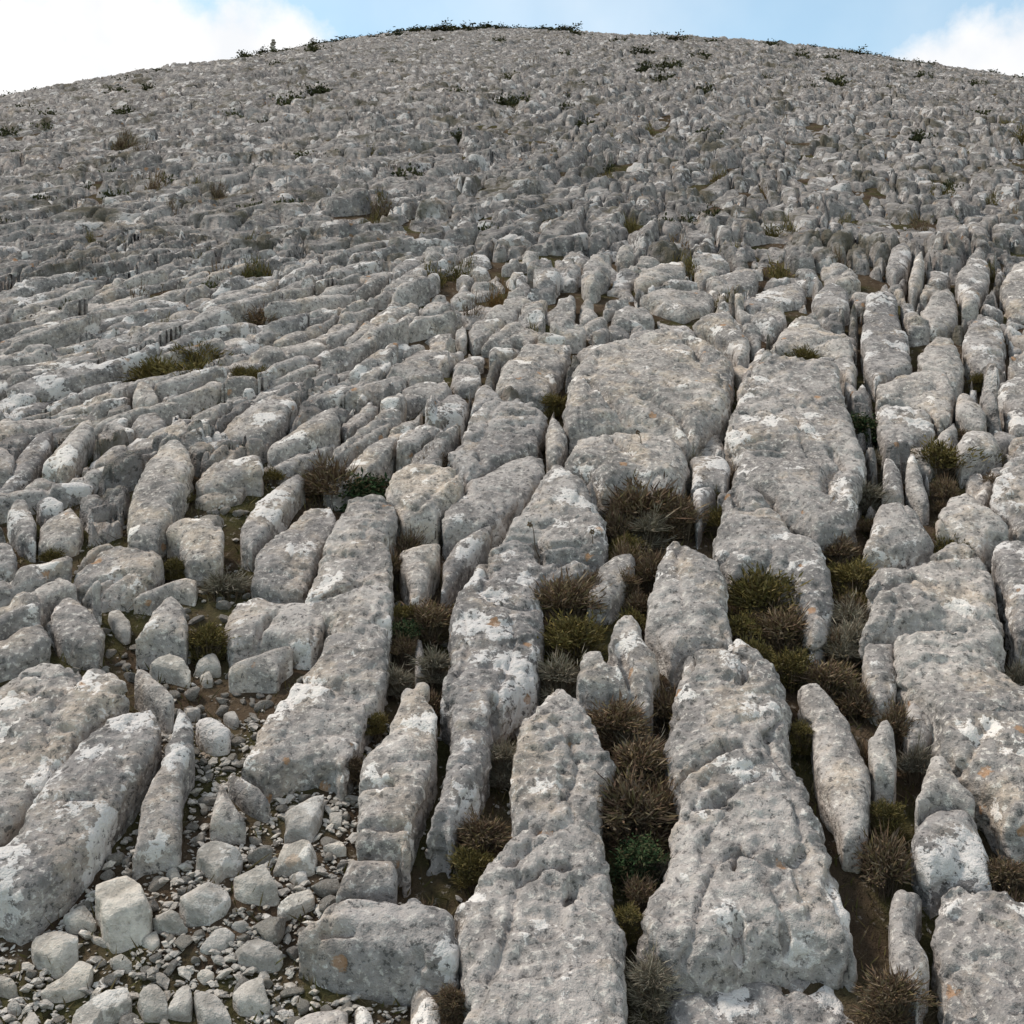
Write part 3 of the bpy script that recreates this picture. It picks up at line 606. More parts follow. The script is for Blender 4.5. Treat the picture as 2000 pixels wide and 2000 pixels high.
 (STONE, 'cubic dull stone near the lower left edge', 'A', [140,1490,240,1445,290,1480,370,1490,370,1570,330,1650,250,1650,150,1580], dict(q=.6)),
 (STONE, 'bright long pale stone slanting in the lower left corner', 'A', [180,1760,290,1700,370,1620,430,1600,440,1660,400,1740,300,1790,220,1800], dict()),
 (STONE, 'long curved grey stone at the bottom edge below the bright pale stone', 'A', [420,1810,500,1750,600,1710,625,1780,560,1830,480,1870,440,1930,380,2050,270,2050,330,1870], dict()),
 (STONE, 'upright squarish stone right of the long curved stone', 'A', [640,1750,740,1690,780,1760,800,1830,760,1880,670,1870], dict(q=.55)),
 (STONE, 'pointed triangular stone at the bottom beside the squarish stone', 'A', [780,1860,830,1760,890,1690,910,1800,900,1900,820,1900], dict(q=.5)),
 (STONE, 'slanting stone right of the pointed triangular stone at the bottom', 'A', [910,1740,1010,1750,1070,1830,1100,1920,960,1930,930,1850], dict(q=.7)),
 (STONE, 'lumpy grey stone at the bottom left of the flat topped block', 'A', [1090,1760,1160,1680,1240,1670,1250,1740,1280,1800,1230,1850,1120,1840], dict(q=.6)),
 (STONE, 'low oblong stone left of the dark fronted rock', 'A', [1100,1530,1220,1500,1340,1560,1310,1620,1220,1640,1120,1600], dict()),
 (STONE, 'slanting flat stone left of the low oblong stone', 'A', [940,1560,1010,1480,1060,1460,1110,1500,1050,1570,970,1590], dict()),
 (STONE, 'small bright white chip below the egg stone', 'A', [660,1530,740,1480,760,1540,720,1590], dict()),
 (STONE, 'rounded dull stone left of the egg stone', 'A', [290,1400,400,1360,460,1420,430,1460,320,1470], dict()),
 (STONE, 'grey stone against the foot of the slanting dark sided slab', 'A', [180,1370,270,1260,340,1310,290,1380,220,1410], dict(q=.7)),
 (STONE, 'flat stone at the right foot of the egg stone', 'A', [710,1390,800,1380,890,1430,850,1460,740,1440], dict()),
 (STONE, 'slanting stone left of the square pitted block', 'A', [1280,1370,1370,1310,1470,1270,1490,1320,1420,1370,1330,1410], dict()),
 (STONE, 'long flat stone at the upper end of the rubble', 'A', [690,170,720,150,850,190,900,220,890,270,800,240,710,220], dict()),
 (STONE, 'tan pointed stone right of the long flat stone at the upper rubble', 'A', [910,230,980,160,1020,180,1050,240,960,250], dict(q=.6)),
 (STONE, 'smooth tan stone beside the hump backed grey rock', 'D', [480,1400,560,1400,620,1480,610,1560,540,1500], dict()),
 (STONE, 'small pale stone near the bottom left corner', 'A', [30,1830,80,1810,105,1850,70,1890,30,1870], dict()),
 (STONE, 'rounded stone cut by the bottom edge near the left corner', 'A', [100,1900,150,1850,195,1910,180,2020,90,2020], dict()),
 (STONE, 'pale stone cut by the left edge above the bottom left corner', 'A', [-30,1680,60,1710,100,1760,40,1780,-30,1750], dict()),
 (STONE, 'small slanting stone right of the cubic dull stone', 'A', [420,1500,520,1530,500,1570,430,1540], dict()),
 (STONE, 'small wedge stone above the squarish stone', 'A', [510,1590,570,1590,640,1640,590,1670,520,1640], dict()),
 (STONE, 'small white stone above the low oblong stone', 'A', [1080,1460,1150,1430,1180,1460,1130,1495], dict()),
 (STONE, 'square pale chip in the gap left of the narrow jointed slab', 'A', [1550,930,1620,920,1610,1000,1560,990], dict()),
 (STONE, 'flat pale chip in the gap just below the square pale chip', 'A', [1520,1080,1600,1065,1640,1090,1580,1115], dict()),
 (STONE, 'little dark stone left of the cracked lumpy stone', 'A', [780,1210,830,1180,860,1230,810,1260], dict()),
 (STONE, 'small stone under the lower stacked tan stone', 'A', [1360,1230,1450,1190,1450,1250,1390,1270], dict()),
 (STONE, 'flat light chip behind the upright fin', 'A', [870,430,950,430,940,460,880,460], dict()),
 (STONE, 'small round stone below the tan pointed stone', 'A', [940,280,990,260,1010,300,960,320], dict()),
 (STONE, 'small stone between the long flat stone and the tan pointed stone', 'A', [840,160,910,170,890,210,840,195], dict()),
 (STONE, 'small stone under the dark fronted rock', 'A', [1445,1750,1500,1740,1510,1790,1460,1800], dict()),
 (STONE, 'pale chip above the slanting bottom stone', 'A', [920,1680,980,1660,1020,1690,960,1740], dict()),
 (STONE, 'pale rounded stone right of the block behind the fin', 'A', [1050,440,1110,440,1130,490,1100,520,1060,480], dict()),
]
# ------------------------------------------------------------------ shrubs: (crop, x, y, radius, kind, label)
SHRUBS = [
 ('B',1540,850,175,'brown','large brown heath tuft in the grike left of the largest slab'),
 ('B',1555,1090,95,'green','dark green leafy shrub below the large brown heath tuft'),
 ('B',1470,460,120,'brown','brown tuft at the foot of the triangular rock'),
 ('B',1560,640,120,'brown','reddish brown tuft between the triangular rock and the large heath tuft'),
 ('B',1190,230,120,'grey','grey twiggy shrub left of the triangular rock'),
 ('B',1260,60,140,'olive','olive brown cushion above the grey twiggy shrub in the centre'),
 ('B',830,990,110,'brown','purplish brown tuft at the lower end of the slender slab'),
 ('B',930,620,75,'grey','pale grass tuft in the dark grike right of the slender slab'),
 ('B',780,1130,90,'olive','olive moss tuft below the slender slab'),
 ('B',430,270,75,'grey','small grey tuft at the head of the narrow jointed slab'),
 ('B',600,190,85,'grey','grey tuft beside the thin pale sliver'),
 ('B',1500,1390,60,'olive','small olive tuft deep in the grike beside the central slab'),
 ('B',1620,1660,110,'grey','grey green sprigs at the foot of the largest slab'),
 ('B',330,480,50,'olive','olive tuft in the gap right of the long pale slab'),
 ('B',220,690,60,'brown','brown tuft low in the gap right of the long pale slab'),
 ('B',690,1770,60,'brown','brown tuft right of the dark fronted rock'),
 ('C',370,490,85,'olive','domed olive cushion growing on the left of the largest slab'),
 ('C',1310,1740,115,'brown','dry brown sprigs right of the bottom slab'),
 ('C',880,520,55,'olive','olive grass strip between the largest slab and the narrow rock'),
 ('C',1000,260,105,'brown','dark brown tuft above the narrow rock at right'),
 ('C',820,200,95,'olive','olive tuft right of the largest slab head'),
 ('C',1110,60,110,'grey','pale dry grass tuft left of the right slab row'),
 ('C',1850,1180,90,'brown','brown tuft behind the bottom right corner slab'),
 ('C',1290,900,70,'olive','mossy green tuft in the gap right of the narrow rock'),
 ('F',700,1310,165,'olive','big olive cushion in front of the sloping cracked rock'),
 ('F',800,1470,125,'brown','purple brown tuft below the big olive cushion'),
 ('F',960,980,110,'brown','brown bush at the foot of the tall massive block'),
 ('F',1050,1120,80,'brown','thin brown tuft below the bush of the tall massive block'),
 ('F',110,900,165,'brown','broad dark brown shrub below the rounded boulder in the centre'),
 ('F',270,930,110,'brown','brown shrub right of the broad dark shrub'),
 ('F',150,1000,95,'grey','pale spiny twigs below the broad dark shrub'),
 ('F',50,1090,55,'olive','small olive tuft left of the squarish boulder'),
 ('F',1190,850,85,'grey','grey thyme tuft right of the tall massive block'),
 ('F',1530,690,130,'olive','golden olive bush behind the sharp leaning pinnacle'),
 ('F',1740,690,85,'olive','upright olive grass in front of the round dull rock'),
 ('F',1120,1230,100,'olive','olive brown tuft left of the right slab row'),
 ('F',1110,1420,100,'grey','straw coloured grass tuft below the olive brown tuft at right'),
 ('F',1175,530,75,'green','green grass in the deep grike right of the tall massive block'),
 ('F',900,218,70,'olive','flat moss line on top of the tall massive block'),
 ('F',1720,330,50,'olive','olive tuft under the bulky rounded rock'),
 ('F',440,790,70,'grey','grey litter tuft at the foot of the dark pinnacle'),
 ('E',1200,1340,130,'brown','reddish dry shrub right of the slender light slab'),
 ('E',1330,1290,80,'brown','brown tuft left of the slanting leaning rock'),
 ('E',570,1430,105,'brown','brown grey tuft filling the dark grike left of the slender slab'),
 ('E',460,1420,60,'olive','olive moss tuft right of the long pale slab edge'),
 ('E',130,800,150,'brown','low wide brown heath left of the white sided round boulder'),
 ('E',270,830,110,'green','green ivy like patch left of the white sided round boulder'),
 ('E',1170,430,60,'olive','olive tuft in the grike left of the huge domed boulder'),
 ('E',1510,1260,65,'brown','small brown tuft right of the leaning rock'),
 ('E',440,1500,70,'green','dark green leaves in the grike beside the long pale slab'),
 ('D',930,225,105,'olive','tallest golden olive bush on the left slope'),
 ('D',930,320,120,'olive','olive bush directly below the tallest bush on the left slope'),
 ('D',740,310,110,'olive','dark olive bush left of the tallest bush on the left slope'),
 ('D',1230,320,75,'olive','low olive tuft right of the tallest bush on the left slope'),
 ('D',1130,300,55,'olive','tiny olive tuft between the tallest bush and the low tuft'),
 ('D',980,1530,100,'olive','olive grass cushion right of the hump backed rock'),
 ('D',1060,1270,115,'grey','grey dry shrub below the boxy tan boulder'),
 ('D',1090,660,55,'green','green tuft behind the oval grey rock'),
 ('D',1290,780,55,'olive','olive tuft right of the oval grey rock'),
 ('D',860,890,50,'olive','olive tuft below the oval grey rock'),
 ('D',820,1200,55,'olive','moss tuft left of the boxy tan boulder'),
 ('D',240,1160,55,'olive','moss tuft beside the squat rock at left'),
 ('D',1230,50,85,'brown','rusty brown shrub on the left slope near centre'),
 ('D',1350,90,50,'brown','small rusty shrub right of the rusty brown shrub'),
 ('D',1000,510,60,'olive','mossy strip above the pale tan slab'),
]
FAR_SHRUBS = [
 ('G',830,1060,40,'rust'),('G',930,1030,50,'olive'),('G',1000,1020,45,'olive'),('G',900,945,60,'olive'),('G',970,930,50,'olive'),
 ('G',1650,1040,50,'olive'),('G',1730,1025,55,'olive'),('G',1870,1120,40,'rust'),('G',1780,1180,40,'brown'),('G',975,788,48,'dark'),('G',1090,778,50,'dark'),
 ('G',1440,800,45,'brown'),('G',1390,845,40,'olive'),('G',440,745,50,'dark'),('G',330,705,28,'dark'),('G',640,690,50,'dark'),('G',1150,592,38,'dark'),
 ('G',1255,590,40,'dark'),('G',1120,390,60,'dark'),('G',1400,580,45,'olive'),('G',460,430,50,'dark'),('G',100,715,36,'dark'),('G',20,845,40,'dark'),
 ('G',490,942,30,'olive'),('G',1740,355,40,'dark'),('G',870,522,28,'dark'),('G',990,462,28,'dark'),('G',430,655,36,'dark'),('G',740,695,36,'olive'),('G',820,722,28,'brown'),
 ('G',1050,245,28,'dark'),('G',560,330,26,'dark'),('G',1480,240,26,'dark'),('G',180,480,36,'dark'),('G',40,505,40,'dark'),('G',520,1120,30,'brown'),('G',600,1240,40,'olive'),
 ('H',615,942,40,'rust'),('H',690,1030,55,'olive'),('H',800,1140,48,'olive'),('H',1005,1020,52,'olive'),('H',1820,1040,40,'olive'),('H',1540,860,36,'brown'),
 ('H',980,870,42,'olive'),('H',1050,860,42,'olive'),('H',810,962,45,'olive'),('H',450,850,40,'olive'),('H',150,870,28,'rust'),('H',340,680,36,'olive'),('H',85,1250,36,'olive'),
 ('H',715,345,48,'dark'),('H',720,222,44,'dark'),('H',950,296,24,'dark'),('H',1200,318,60,'dark'),('H',1140,330,28,'dark'),('H',1420,340,26,'dark'),('H',200,362,24,'dark'),
 ('H',270,320,26,'dark'),('H',1740,322,30,'dark'),('H',190,210,34,'dark'),('H',500,490,26,'olive'),('H',1870,470,30,'olive'),('H',920,230,24,'dark'),('H',1100,198,26,'dark'),
 ('H',640,250,22,'dark'),('H',340,300,22,'dark'),('H',780,270,18,'dark'),('H',1540,290,30,'dark'),('H',1900,840,40,'brown'),('H',1800,750,24,'olive'),('H',950,748,26,'rust'),
]
# ------------------------------------------------------------------ the setting: hillside soil sheet
tau = np.linspace(-1.15, 1.15, 300)
yr = np.concatenate([np.linspace(-2.6, 9, 150), np.geomspace(9.1, 175, 150)])
TT, YY = np.meshgrid(tau, yr)
XX = TT * (YY + 4.0)
ZZ = G(XX, YY)
n0, n1 = XX.shape
I = np.arange(n0 * n1).reshape(n0, n1)
FQ = np.stack([I[:-1, :-1], I[:-1, 1:], I[1:, 1:], I[1:, :-1]], -1).reshape(-1, 4)
hill = link('hillside', mesh_np('hillside', np.stack([XX, YY, ZZ], -1).reshape(-1, 3), FQ, M_SOIL))
hill['kind'] = 'structure'

# ------------------------------------------------------------------ rocks with outlines of their own
POLYS = []
for k, (name, label, crop, pts, o) in enumerate(ROCKS):
    px = to_px(crop, pts)
    stone = name == STONE
    q = o.get('q', 0.94 if not stone else 0.9)
    q = 1 - (1 - q) * 0.48
    lift = o.get('lift', 0.02 * math.sin(k * 1.7))
    p, d = cast(px, lift)
    c = p.mean(0)
    if stone:
        w = np.ptp(p[:, 0])
        dep = float(depth(c[:1], c[1:2])[0])
        lift = -dep + min(0.09, 0.38 * w)
        p, d = cast(px, lift)
        c = p.mean(0)
    # stand the outline up: shorten it in depth, let the top climb so that it still fills the same view
    ymin = p[:, 1].min()
    y2 = ymin + (p[:, 1] - ymin) * q
    t2 = y2 / d[:, 1]
    p2 = np.stack([d[:, 0] * t2, y2], 1)
    jf = int(np.argmax(p[:, 1]))
    zf = CAM_H + d[jf, 2] * t2[jf]
    rise = zf - float(S(p2[jf, 0], p2[jf, 1])) - lift
    slope = rise / max(y2[jf] - ymin, 0.02)
    # round the corners of the outline a little by adding midpoints pulled by noise
    # the lower edge was read at the foot of the front face: step the rim back from it
    nx_ = np.roll(p2, -1, 0) - np.roll(p2, 1, 0)
    area = 0.5 * np.sum(p2[:, 0] * np.roll(p2[:, 1], -1) - np.roll(p2[:, 0], -1) * p2[:, 1])
    ny = -nx_[:, 0] * np.sign(area) / (np.linalg.norm(nx_, axis=1) + 1e-9)
    step_ = o.get('front', 0.10) if not stone else 0.02
    p2[:, 1] += np.maximum(-ny - 0.2, 0) * min(step_, 0.25 * np.ptp(p2[:, 1]))
    ymin = p2[:, 1].min()
    POLYS.append(p2)
    dist = math.hypot(c[1], float(S(c[0], c[1])) - CAM_H)
    wid = min(np.ptp(p2[:, 0]), np.ptp(p2[:, 1]))
    h = dist / PX * (2.9 if not stone else 2.4)
    h = max(h, 0.0085)
    cd = p2.mean(0)
    dep = float(depth(cd[:1], cd[1:2])[0])
    base = (-dep - 0.10) if not stone else (-dep - 0.02)
    rng_ = random.Random(k)
    tx = rng_.uniform(-.06, .06)
    def d2f(X, Y, P=p2):
        return poly_sd(P, X, Y)
    cuts = [cast(to_px(crop, c_), lift)[0] for c_ in o.get('cuts', ())]
    def cutf(X, Y, cuts=cuts, w=max(1.15 * h, .011)):
        z = np.zeros(X.shape)
        for c_ in cuts:
            dm = np.full(X.shape, 9.0)
            for (ax, ay), (bx_, by_) in zip(c_[:-1], c_[1:]):
                ex, ey = bx_ - ax, by_ - ay
                wx, wy = X - ax, Y - ay
                tt = np.clip((wx*ex + wy*ey) / (ex*ex + ey*ey + 1e-9), 0, 1)
                dm = np.minimum(dm, np.hypot(wx - ex*tt, wy - ey*tt))
            dm = np.abs(dm + 0.012 * perlin(X*9, Y*9, 3.1))
            z = np.maximum(z, np.exp(-(dm / w) ** 2))
        return 0.085 * z
    def topf(X, Y, e, lift=lift, slope=slope, ymin=ymin, cx=cd[0], tx=tx, stone=stone, rise=rise, cutf=cutf, cuts=cuts):
        t = lift + np.clip(slope * (Y - ymin), -0.05, rise + 0.05) + tx * (X - cx)
        return t + (0.03 if not stone else 0.015) * np.clip(e, 0, 1) - (cutf(X, Y) if cuts else 0)
    bb = (p2[:, 0].min() - .03, p2[:, 1].min() - .03, p2[:, 0].max() + .03, p2[:, 1].max() + .03)
    r = o.get('r', 0.1) * 0.42 if not stone else 0.008
    res = rock_mesh(name, d2f, bb, topf, base, h, r, M_STONE if stone else (M_ROCKW if cd[0] / cd[1] < -0.08 else M_ROCK), k + 1,
                    amp=0.35 if stone else 1.0, flute=0.35 if stone else 1.0, facet=1.0 if stone else 0.0, cracks=not stone, inset=0.0 if stone else 0.004)
    if res is None:
        print('empty rock', k, label); continue
    ob = link(name, res[0], res[1])
    tag(ob, label, {'limestone_slab': 'rock slab', 'boulder': 'boulder', 'loose_stone': 'stone'}[name])
print('traced rocks tris', TRI_COUNT)
TB = [(P[:, 0].min(), P[:, 1].min(), P[:, 0].max(), P[:, 1].max()) for P in POLYS]
RS, RX0, RY0 = 0.02, -7.0, 2.4
RXN, RYN = 700, 650
TCG = np.full((RXN, RYN), 0.5)
for P, b in zip(POLYS, TB):
    a0, a1 = [int(np.clip((v - RX0) / RS, 0, RXN)) for v in (b[0] - .4, b[2] + .4)]
    b0, b1 = [int(np.clip((v - RY0) / RS, 0, RYN)) for v in (b[1] - .4, b[3] + .4)]
    if a1 <= a0 or b1 <= b0: continue
    gx, gy = np.meshgrid(RX0 + RS * np.arange(a0, a1), RY0 + RS * np.arange(b0, b1), indexing='ij')
    TCG[a0:a1, b0:b1] = np.minimum(TCG[a0:a1, b0:b1], -poly_sd(P, gx, gy))
def traced_clear(X, Y):
    """distance outside every traced outline (negative inside)"""
    u = np.clip((X - RX0) / RS, 0, RXN - 1.001); v = np.clip((Y - RY0) / RS, 0, RYN - 1.001)
    i, j = u.astype(int), v.astype(int); fu, fv = u - i, v - j
    return (TCG[i, j] * (1-fu) + TCG[i+1, j] * fu) * (1-fv) + (TCG[i, j+1] * (1-fu) + TCG[i+1, j+1] * fu) * fv

import re
SHORT = []
for name_, lab_, *_r in ROCKS:
    a_ = re.split(r' with | at | beside | above | below | behind | left of | right of |, | in the | on the | standing | lying | between | near | cut by | under | among | heading | along | running | of the | just | cutting | filling | tucked | leaning | hanging | sloping | heading', lab_)[0]
    SHORT.append(a_ if len(a_.split()) >= 3 else None)
STOP = {'the', 'of', 'a', 'at', 'in', 'on', 'by', 'with', 'and', 'its', 'left', 'right', 'beside', 'above', 'below', 'behind', 'to', 'just', 'between', 'near', 'under', 'one', 'two', 'from', 'lower', 'upper'}
for i_, a_ in enumerate(list(SHORT)):
    if a_ is None or SHORT.count(a_) > 1:
        w_ = ROCKS[i_][1].replace(',', '').split()[:10]
        while w_[-1] in STOP: w_.pop()
        SHORT[i_] = ' '.join(w_)
CENT = np.array([P.mean(0) for P in POLYS])
def nearest_rock(x, y):
    d_ = [0 if (b[0] < x < b[2] and b[1] < y < b[3]) else 1 for b in TB]
    dd = [abs(poly_sd(P, np.array([x]), np.array([y]))[0]) if abs(c[0] - x) + abs(c[1] - y) < 2.5 else 9 for P, c in zip(POLYS, CENT)]
    return SHORT[int(np.argmin(dd))]

# ------------------------------------------------------------------ where shrubs grow
def shrub_spot(crop, x, y, r):
    px = to_px(crop, [x, y])
    p, d = cast(px, -0.04)
    p = p[0]
    dist = p[1] / d[0, 1]
    rw = r * CROP[crop][2] / 2000 * 2 * TF * dist
    return p[0], p[1], rw
SPOTS = [(shrub_spot(*s[:4]), s[4], s[5]) for s in SHRUBS]
FSPOTS = [(shrub_spot(*s[:4]), s[4]) for s in FAR_SHRUBS]
frng = random.Random(21)
for k in range(60):          # smaller ones strewn over the slope
    y = 11 * (75 / 11) ** frng.random()
    FSPOTS.append(((frng.uniform(-.47, .47) * y, y, y * frng.uniform(.006, .013)), frng.choice(['olive', 'dark', 'brown', 'dark'] if y < 25 else ['dark'])))

# ------------------------------------------------------------------ the weathered pavement beyond: one seed for every block
PXS, PYS = 0.28, 0.40
def strike(x, y):
    """direction of the blocks, turned from straight upslope towards the right"""
    t = x / np.maximum(y, 1)
    far_ = sstep(11, 26, y)
    return np.radians(4 + 44 * sstep(0.06, -0.30, t) + far_ * (18 + 34 * sstep(-0.3, 0.1, t))) + 0.10 * perlin(x*.2, y*.2, 4.4)
NI, NJ = 560, 342
IX = np.arange(-NI // 2, NI // 2); JY = np.arange(0, NJ)
GI, GJ = np.meshgrid(IX, JY, indexing='ij')
SX = (GI + 0.5 + RNG.uniform(-.48, .48, GI.shape)) * PXS
SY = (GJ + 0.5 + RNG.uniform(-.48, .48, GI.shape)) * PYS
ST = strike(SX, SY) + RNG.normal(0, 0.13, GI.shape) + RNG.normal(0, 0.22, GI.shape) * sstep(-0.15, 0.05, SX / np.maximum(SY, 1))
LEFTM = sstep(0.02, -0.2, SX / np.maximum(SY, 1))
SELON = np.where(LEFTM > 0.5, RNG.uniform(4.0, 8.0, GI.shape), RNG.uniform(1.1, 2.2, GI.shape))
SELON = 1 + (SELON - 1) * (1 - 0.45 * sstep(16, 40, SY))
SWT = RNG.uniform(-0.11, 0.11, GI.shape)
SH = RNG.normal(0, 0.034, GI.shape) * (1 - 0.35 * sstep(9, 16, SY)) * (1 - 0.6 * LEFTM)
SGAP = RNG.uniform(0.006, 0.026, GI.shape) * (1 - 0.5 * LEFTM)
STX = RNG.normal(0, 0.12, GI.shape) * (1 - .5 * LEFTM); STY = RNG.normal(0.03, 0.10, GI.shape) * (1 - .5 * LEFTM)
SVOID = RNG.uniform(0, 1, GI.shape) < 0.03 + 0.05 * sstep(10, 25, SY) + 0.36 * sstep(7.5, 5.5, SY) * LEFTM
for (x, y, r), *_ in SPOTS + FSPOTS:
    SVOID |= ((SX - x) ** 2 + ((SY - y) * 0.8) ** 2 < ((1.15 if y < 9 else 0.75) * r) ** 2) & (r > 0.08)
def metric(x, y, sx, sy, st, se, sw):
    dx, dy = x - sx, y - sy
    c, s = np.cos(st), np.sin(st)
    along, across = dx * s + dy * c, dx * c - dy * s
    k = np.sqrt(se)
    a4, b4 = (along / k) ** 2, (across * k) ** 2
    return np.sqrt(np.sqrt(a4 * a4 + b4 * b4 + 0.35 * a4 * b4 + 1e-12)) - sw
def warp(x, y):
    return x + 0.07 * perlin(x*1.6, y*1.6, 7.7) + 0.025 * perlin(x*5.5, y*5.5, 2.2), y + 0.07 * perlin(x*1.6, y*1.6, 17.7) + 0.025 * perlin(x*5.5, y*5.5, 12.2)
# choose the blocks that show largest and are not taken by a traced rock
tc = traced_clear(SX, SY)
ang = np.abs(SX / np.maximum(SY, .5))
cand = (ang < 0.50) & (SY > 3.2) & (SY < 24) & (tc > np.where((SX / np.maximum(SY, 1) > -0.1) & (SY < 7), 0.14, 0.03)) & ~SVOID
inrub = np.zeros(SX.shape, bool); nn = (SY < 9) & (np.abs(SX) < 6); inrub[nn] = poly_sd(RUBBLE, SX[nn], SY[nn]) > -0.05
gone = (inrub & (tc > 0.0)) | (SY < 5.0) | ((SX / np.maximum(SY, 1) > -0.09) & (SY < 7.2)) | ((SX / np.maximum(SY, 1) > -0.1) & (SY < 7) & (tc < 0.14))
cand &= ~gone
lst = np.argwhere(cand)
order = np.argsort([SY[i, j] + 0.15 * abs(SX[i, j]) for i, j in lst])
lst = lst[order][:300]
IND = np.zeros(SX.shape, bool)
done = 0
for q, (i, j) in enumerate(lst):
    sx, sy = SX[i, j], SY[i, j]
    i0, i1, j0, j1 = max(i-4, 0), min(i+5, SX.shape[0]), max(j-3, 0), min(j+4, SX.shape[1])
    nb = [(a, b) for a in range(i0, i1) for b in range(j0, j1) if (a, b) != (i, j) and not gone[a, b]]
    nb = sorted(nb, key=lambda q_: (SX[q_] - sx) ** 2 + (SY[q_] - sy) ** 2)[:34]
    def d2f(X, Y, i=i, j=j, nb=nb):
        wx, wy = warp(X, Y)
        d0 = metric(wx, wy, SX[i,j], SY[i,j], ST[i,j], SELON[i,j], SWT[i,j])
        dn = np.full(X.shape, 9.0)
        for a, b in nb:
            dd = metric(wx, wy, SX[a,b], SY[a,b], ST[a,b], SELON[a,b], SWT[a,b])
            dn = np.minimum(dn, dd)
        e = (dn - d0) * 0.5 - SGAP[i, j]
        e = np.minimum(e, 0.40 - d0)
        return np.minimum(e, traced_clear(X, Y) - 0.03)
    R = 0.8
    bb = (sx - R, sy - R, sx + R, sy + R)
    gx, gy = np.meshgrid(np.linspace(bb[0], bb[2], 40), np.linspace(bb[1], bb[3], 40), indexing='ij')
    e = d2f(gx, gy)
    IND[i, j] = True
    if e.max() < (0.075 if sy < 7 else 0.04): continue
    m = e > -0.03
    bb = (gx[m].min() - .05, gy[m].min() - .05, gx[m].max() + .05, gy[m].max() + .05)
    dist = sy * 1.05
    h = dist / PX * 3.5
    dep = float(depth(np.array([sx]), np.array([sy]))[0])
    def topf(X, Y, e_, i=i, j=j):
        z_ = SH[i, j] + STX[i, j] * (X - SX[i, j]) + STY[i, j] * (Y - SY[i, j]) + 0.02 * np.clip(e_, 0, 1)
        rq = random.Random(int(i) * 977 + int(j))
        for _ in range(3):           # straight joints breaking the block, one side a little lower
            th_ = ST[i, j] + rq.choice([0, 1.57, 1.2, 0.5]) + rq.uniform(-.3, .3)
            q_ = (X - SX[i, j]) * math.cos(th_) - (Y - SY[i, j]) * math.sin(th_) + rq.uniform(-.22, .22) + 0.02 * perlin(X*5, Y*5, i * 1.3)
            z_ = z_ + rq.uniform(-.035, .035) * np.tanh(q_ / 0.02) - 0.05 * np.exp(-(q_ / 0.016) ** 2)
        return z_
    res = rock_mesh('rock', d2f, bb, topf, -dep - 0.08, h, (0.015 + 0.03 * random.random()) * (1 - 0.4 * LEFTM[i, j]), M_ROCK, 500 + q, amp=1.1, ledge=0.03)
    if res is None: continue
    link('rock', res[0], res[1], parent=hill)
    done += 1
print('pavement blocks', done, 'tris', TRI_COUNT)

# the rest of the pavement, up to the skyline and over it, as one mass
dyf = lambda y: min(max(y * y * 2.0e-4, 0.02), 0.24)
ys = [4.2]
while ys[-1] < 135: ys.append(ys[-1] + dyf(ys[-1]))
ys = np.array(ys)
ts = np.linspace(-0.66, 0.66, 850)
TT, YY = np.meshgrid(ts, ys)
XX = TT * YY
WX, WY = warp(XX, YY)
def cells(X, Y, WX, WY, ps, pt, ni, nj, sets, ra, rb, skip=None):
    """nearest and second nearest seed of a jittered lattice"""
    fi = np.clip(np.floor(X / ps).astype(int) + ni // 2, 0, ni - 1)
    fj = np.clip(np.floor(Y / pt).astype(int), 0, nj - 1)
    f1 = np.full(X.shape, 9.0); f2 = f1.copy(); kk = np.zeros(X.shape, np.int64)
    for a in range(-ra, ra + 1):
        for b in range(-rb, rb + 1):
            ii = np.clip(fi + a, 0, ni - 1); jj = np.clip(fj + b, 0, nj - 1)
            d = metric(WX, WY, *[q[ii, jj] for q in sets])
            if skip is not None: d = np.where(skip[ii, jj], 9.0, d)
            lt = d < f1
            f2 = np.where(lt, f1, np.minimum(f2, d)); kk = np.where(lt, ii * nj + jj, kk); f1 = np.where(lt, d, f1)
    return f1, f2, kk
FARM = YY + 1.6 * perlin(XX*.4, YY*.4, 91.0) > 13.2
rm = int(np.searchsorted(ys, 15.5))
F1 = np.full(XX.shape, 9.0); F2 = F1.copy(); K = np.zeros(XX.shape, np.int64)
F1[:rm], F2[:rm], K[:rm] = cells(XX[:rm], YY[:rm], WX[:rm], WY[:rm], PXS, PYS, NI, NJ, (SX, SY, ST, SELON, SWT), 4, 3, gone)
fl = lambda A: A.ravel()[K]
e = np.minimum((F2 - F1) * 0.5 - fl(SGAP), 0.38 - F1)
near = YY < 16
e[near] = np.minimum(e[near], traced_clear(XX[near], YY[near]) - 0.03)
bad = fl(IND) | fl(SVOID) | fl(gone) | fl(SY < 6.5)
e = np.where(bad, -1, e)
t = np.clip(e / (0.045 - 0.015 * sstep(0.02, -0.2, TT)), 0, 1)
prof = np.sqrt(1 - (1 - t) ** 2)
topz = fl(SH) + fl(STX) * (XX - fl(SX)) + fl(STY) * (YY - fl(SY)) + 0.05 * perlin(XX*2.1, YY*2.1, 3.0) + 0.03 * perlin(XX*5.5, YY*5.5, 8.0)
LM = sstep(0.02, -0.2, TT)
topz += sstep(9, 22, YY) * (0.08 * perlin(XX*0.8, YY*0.8, 5.0) + 0.14 * sstep(15, 40, YY) * perlin(XX*0.33, YY*0.33, 15.0))
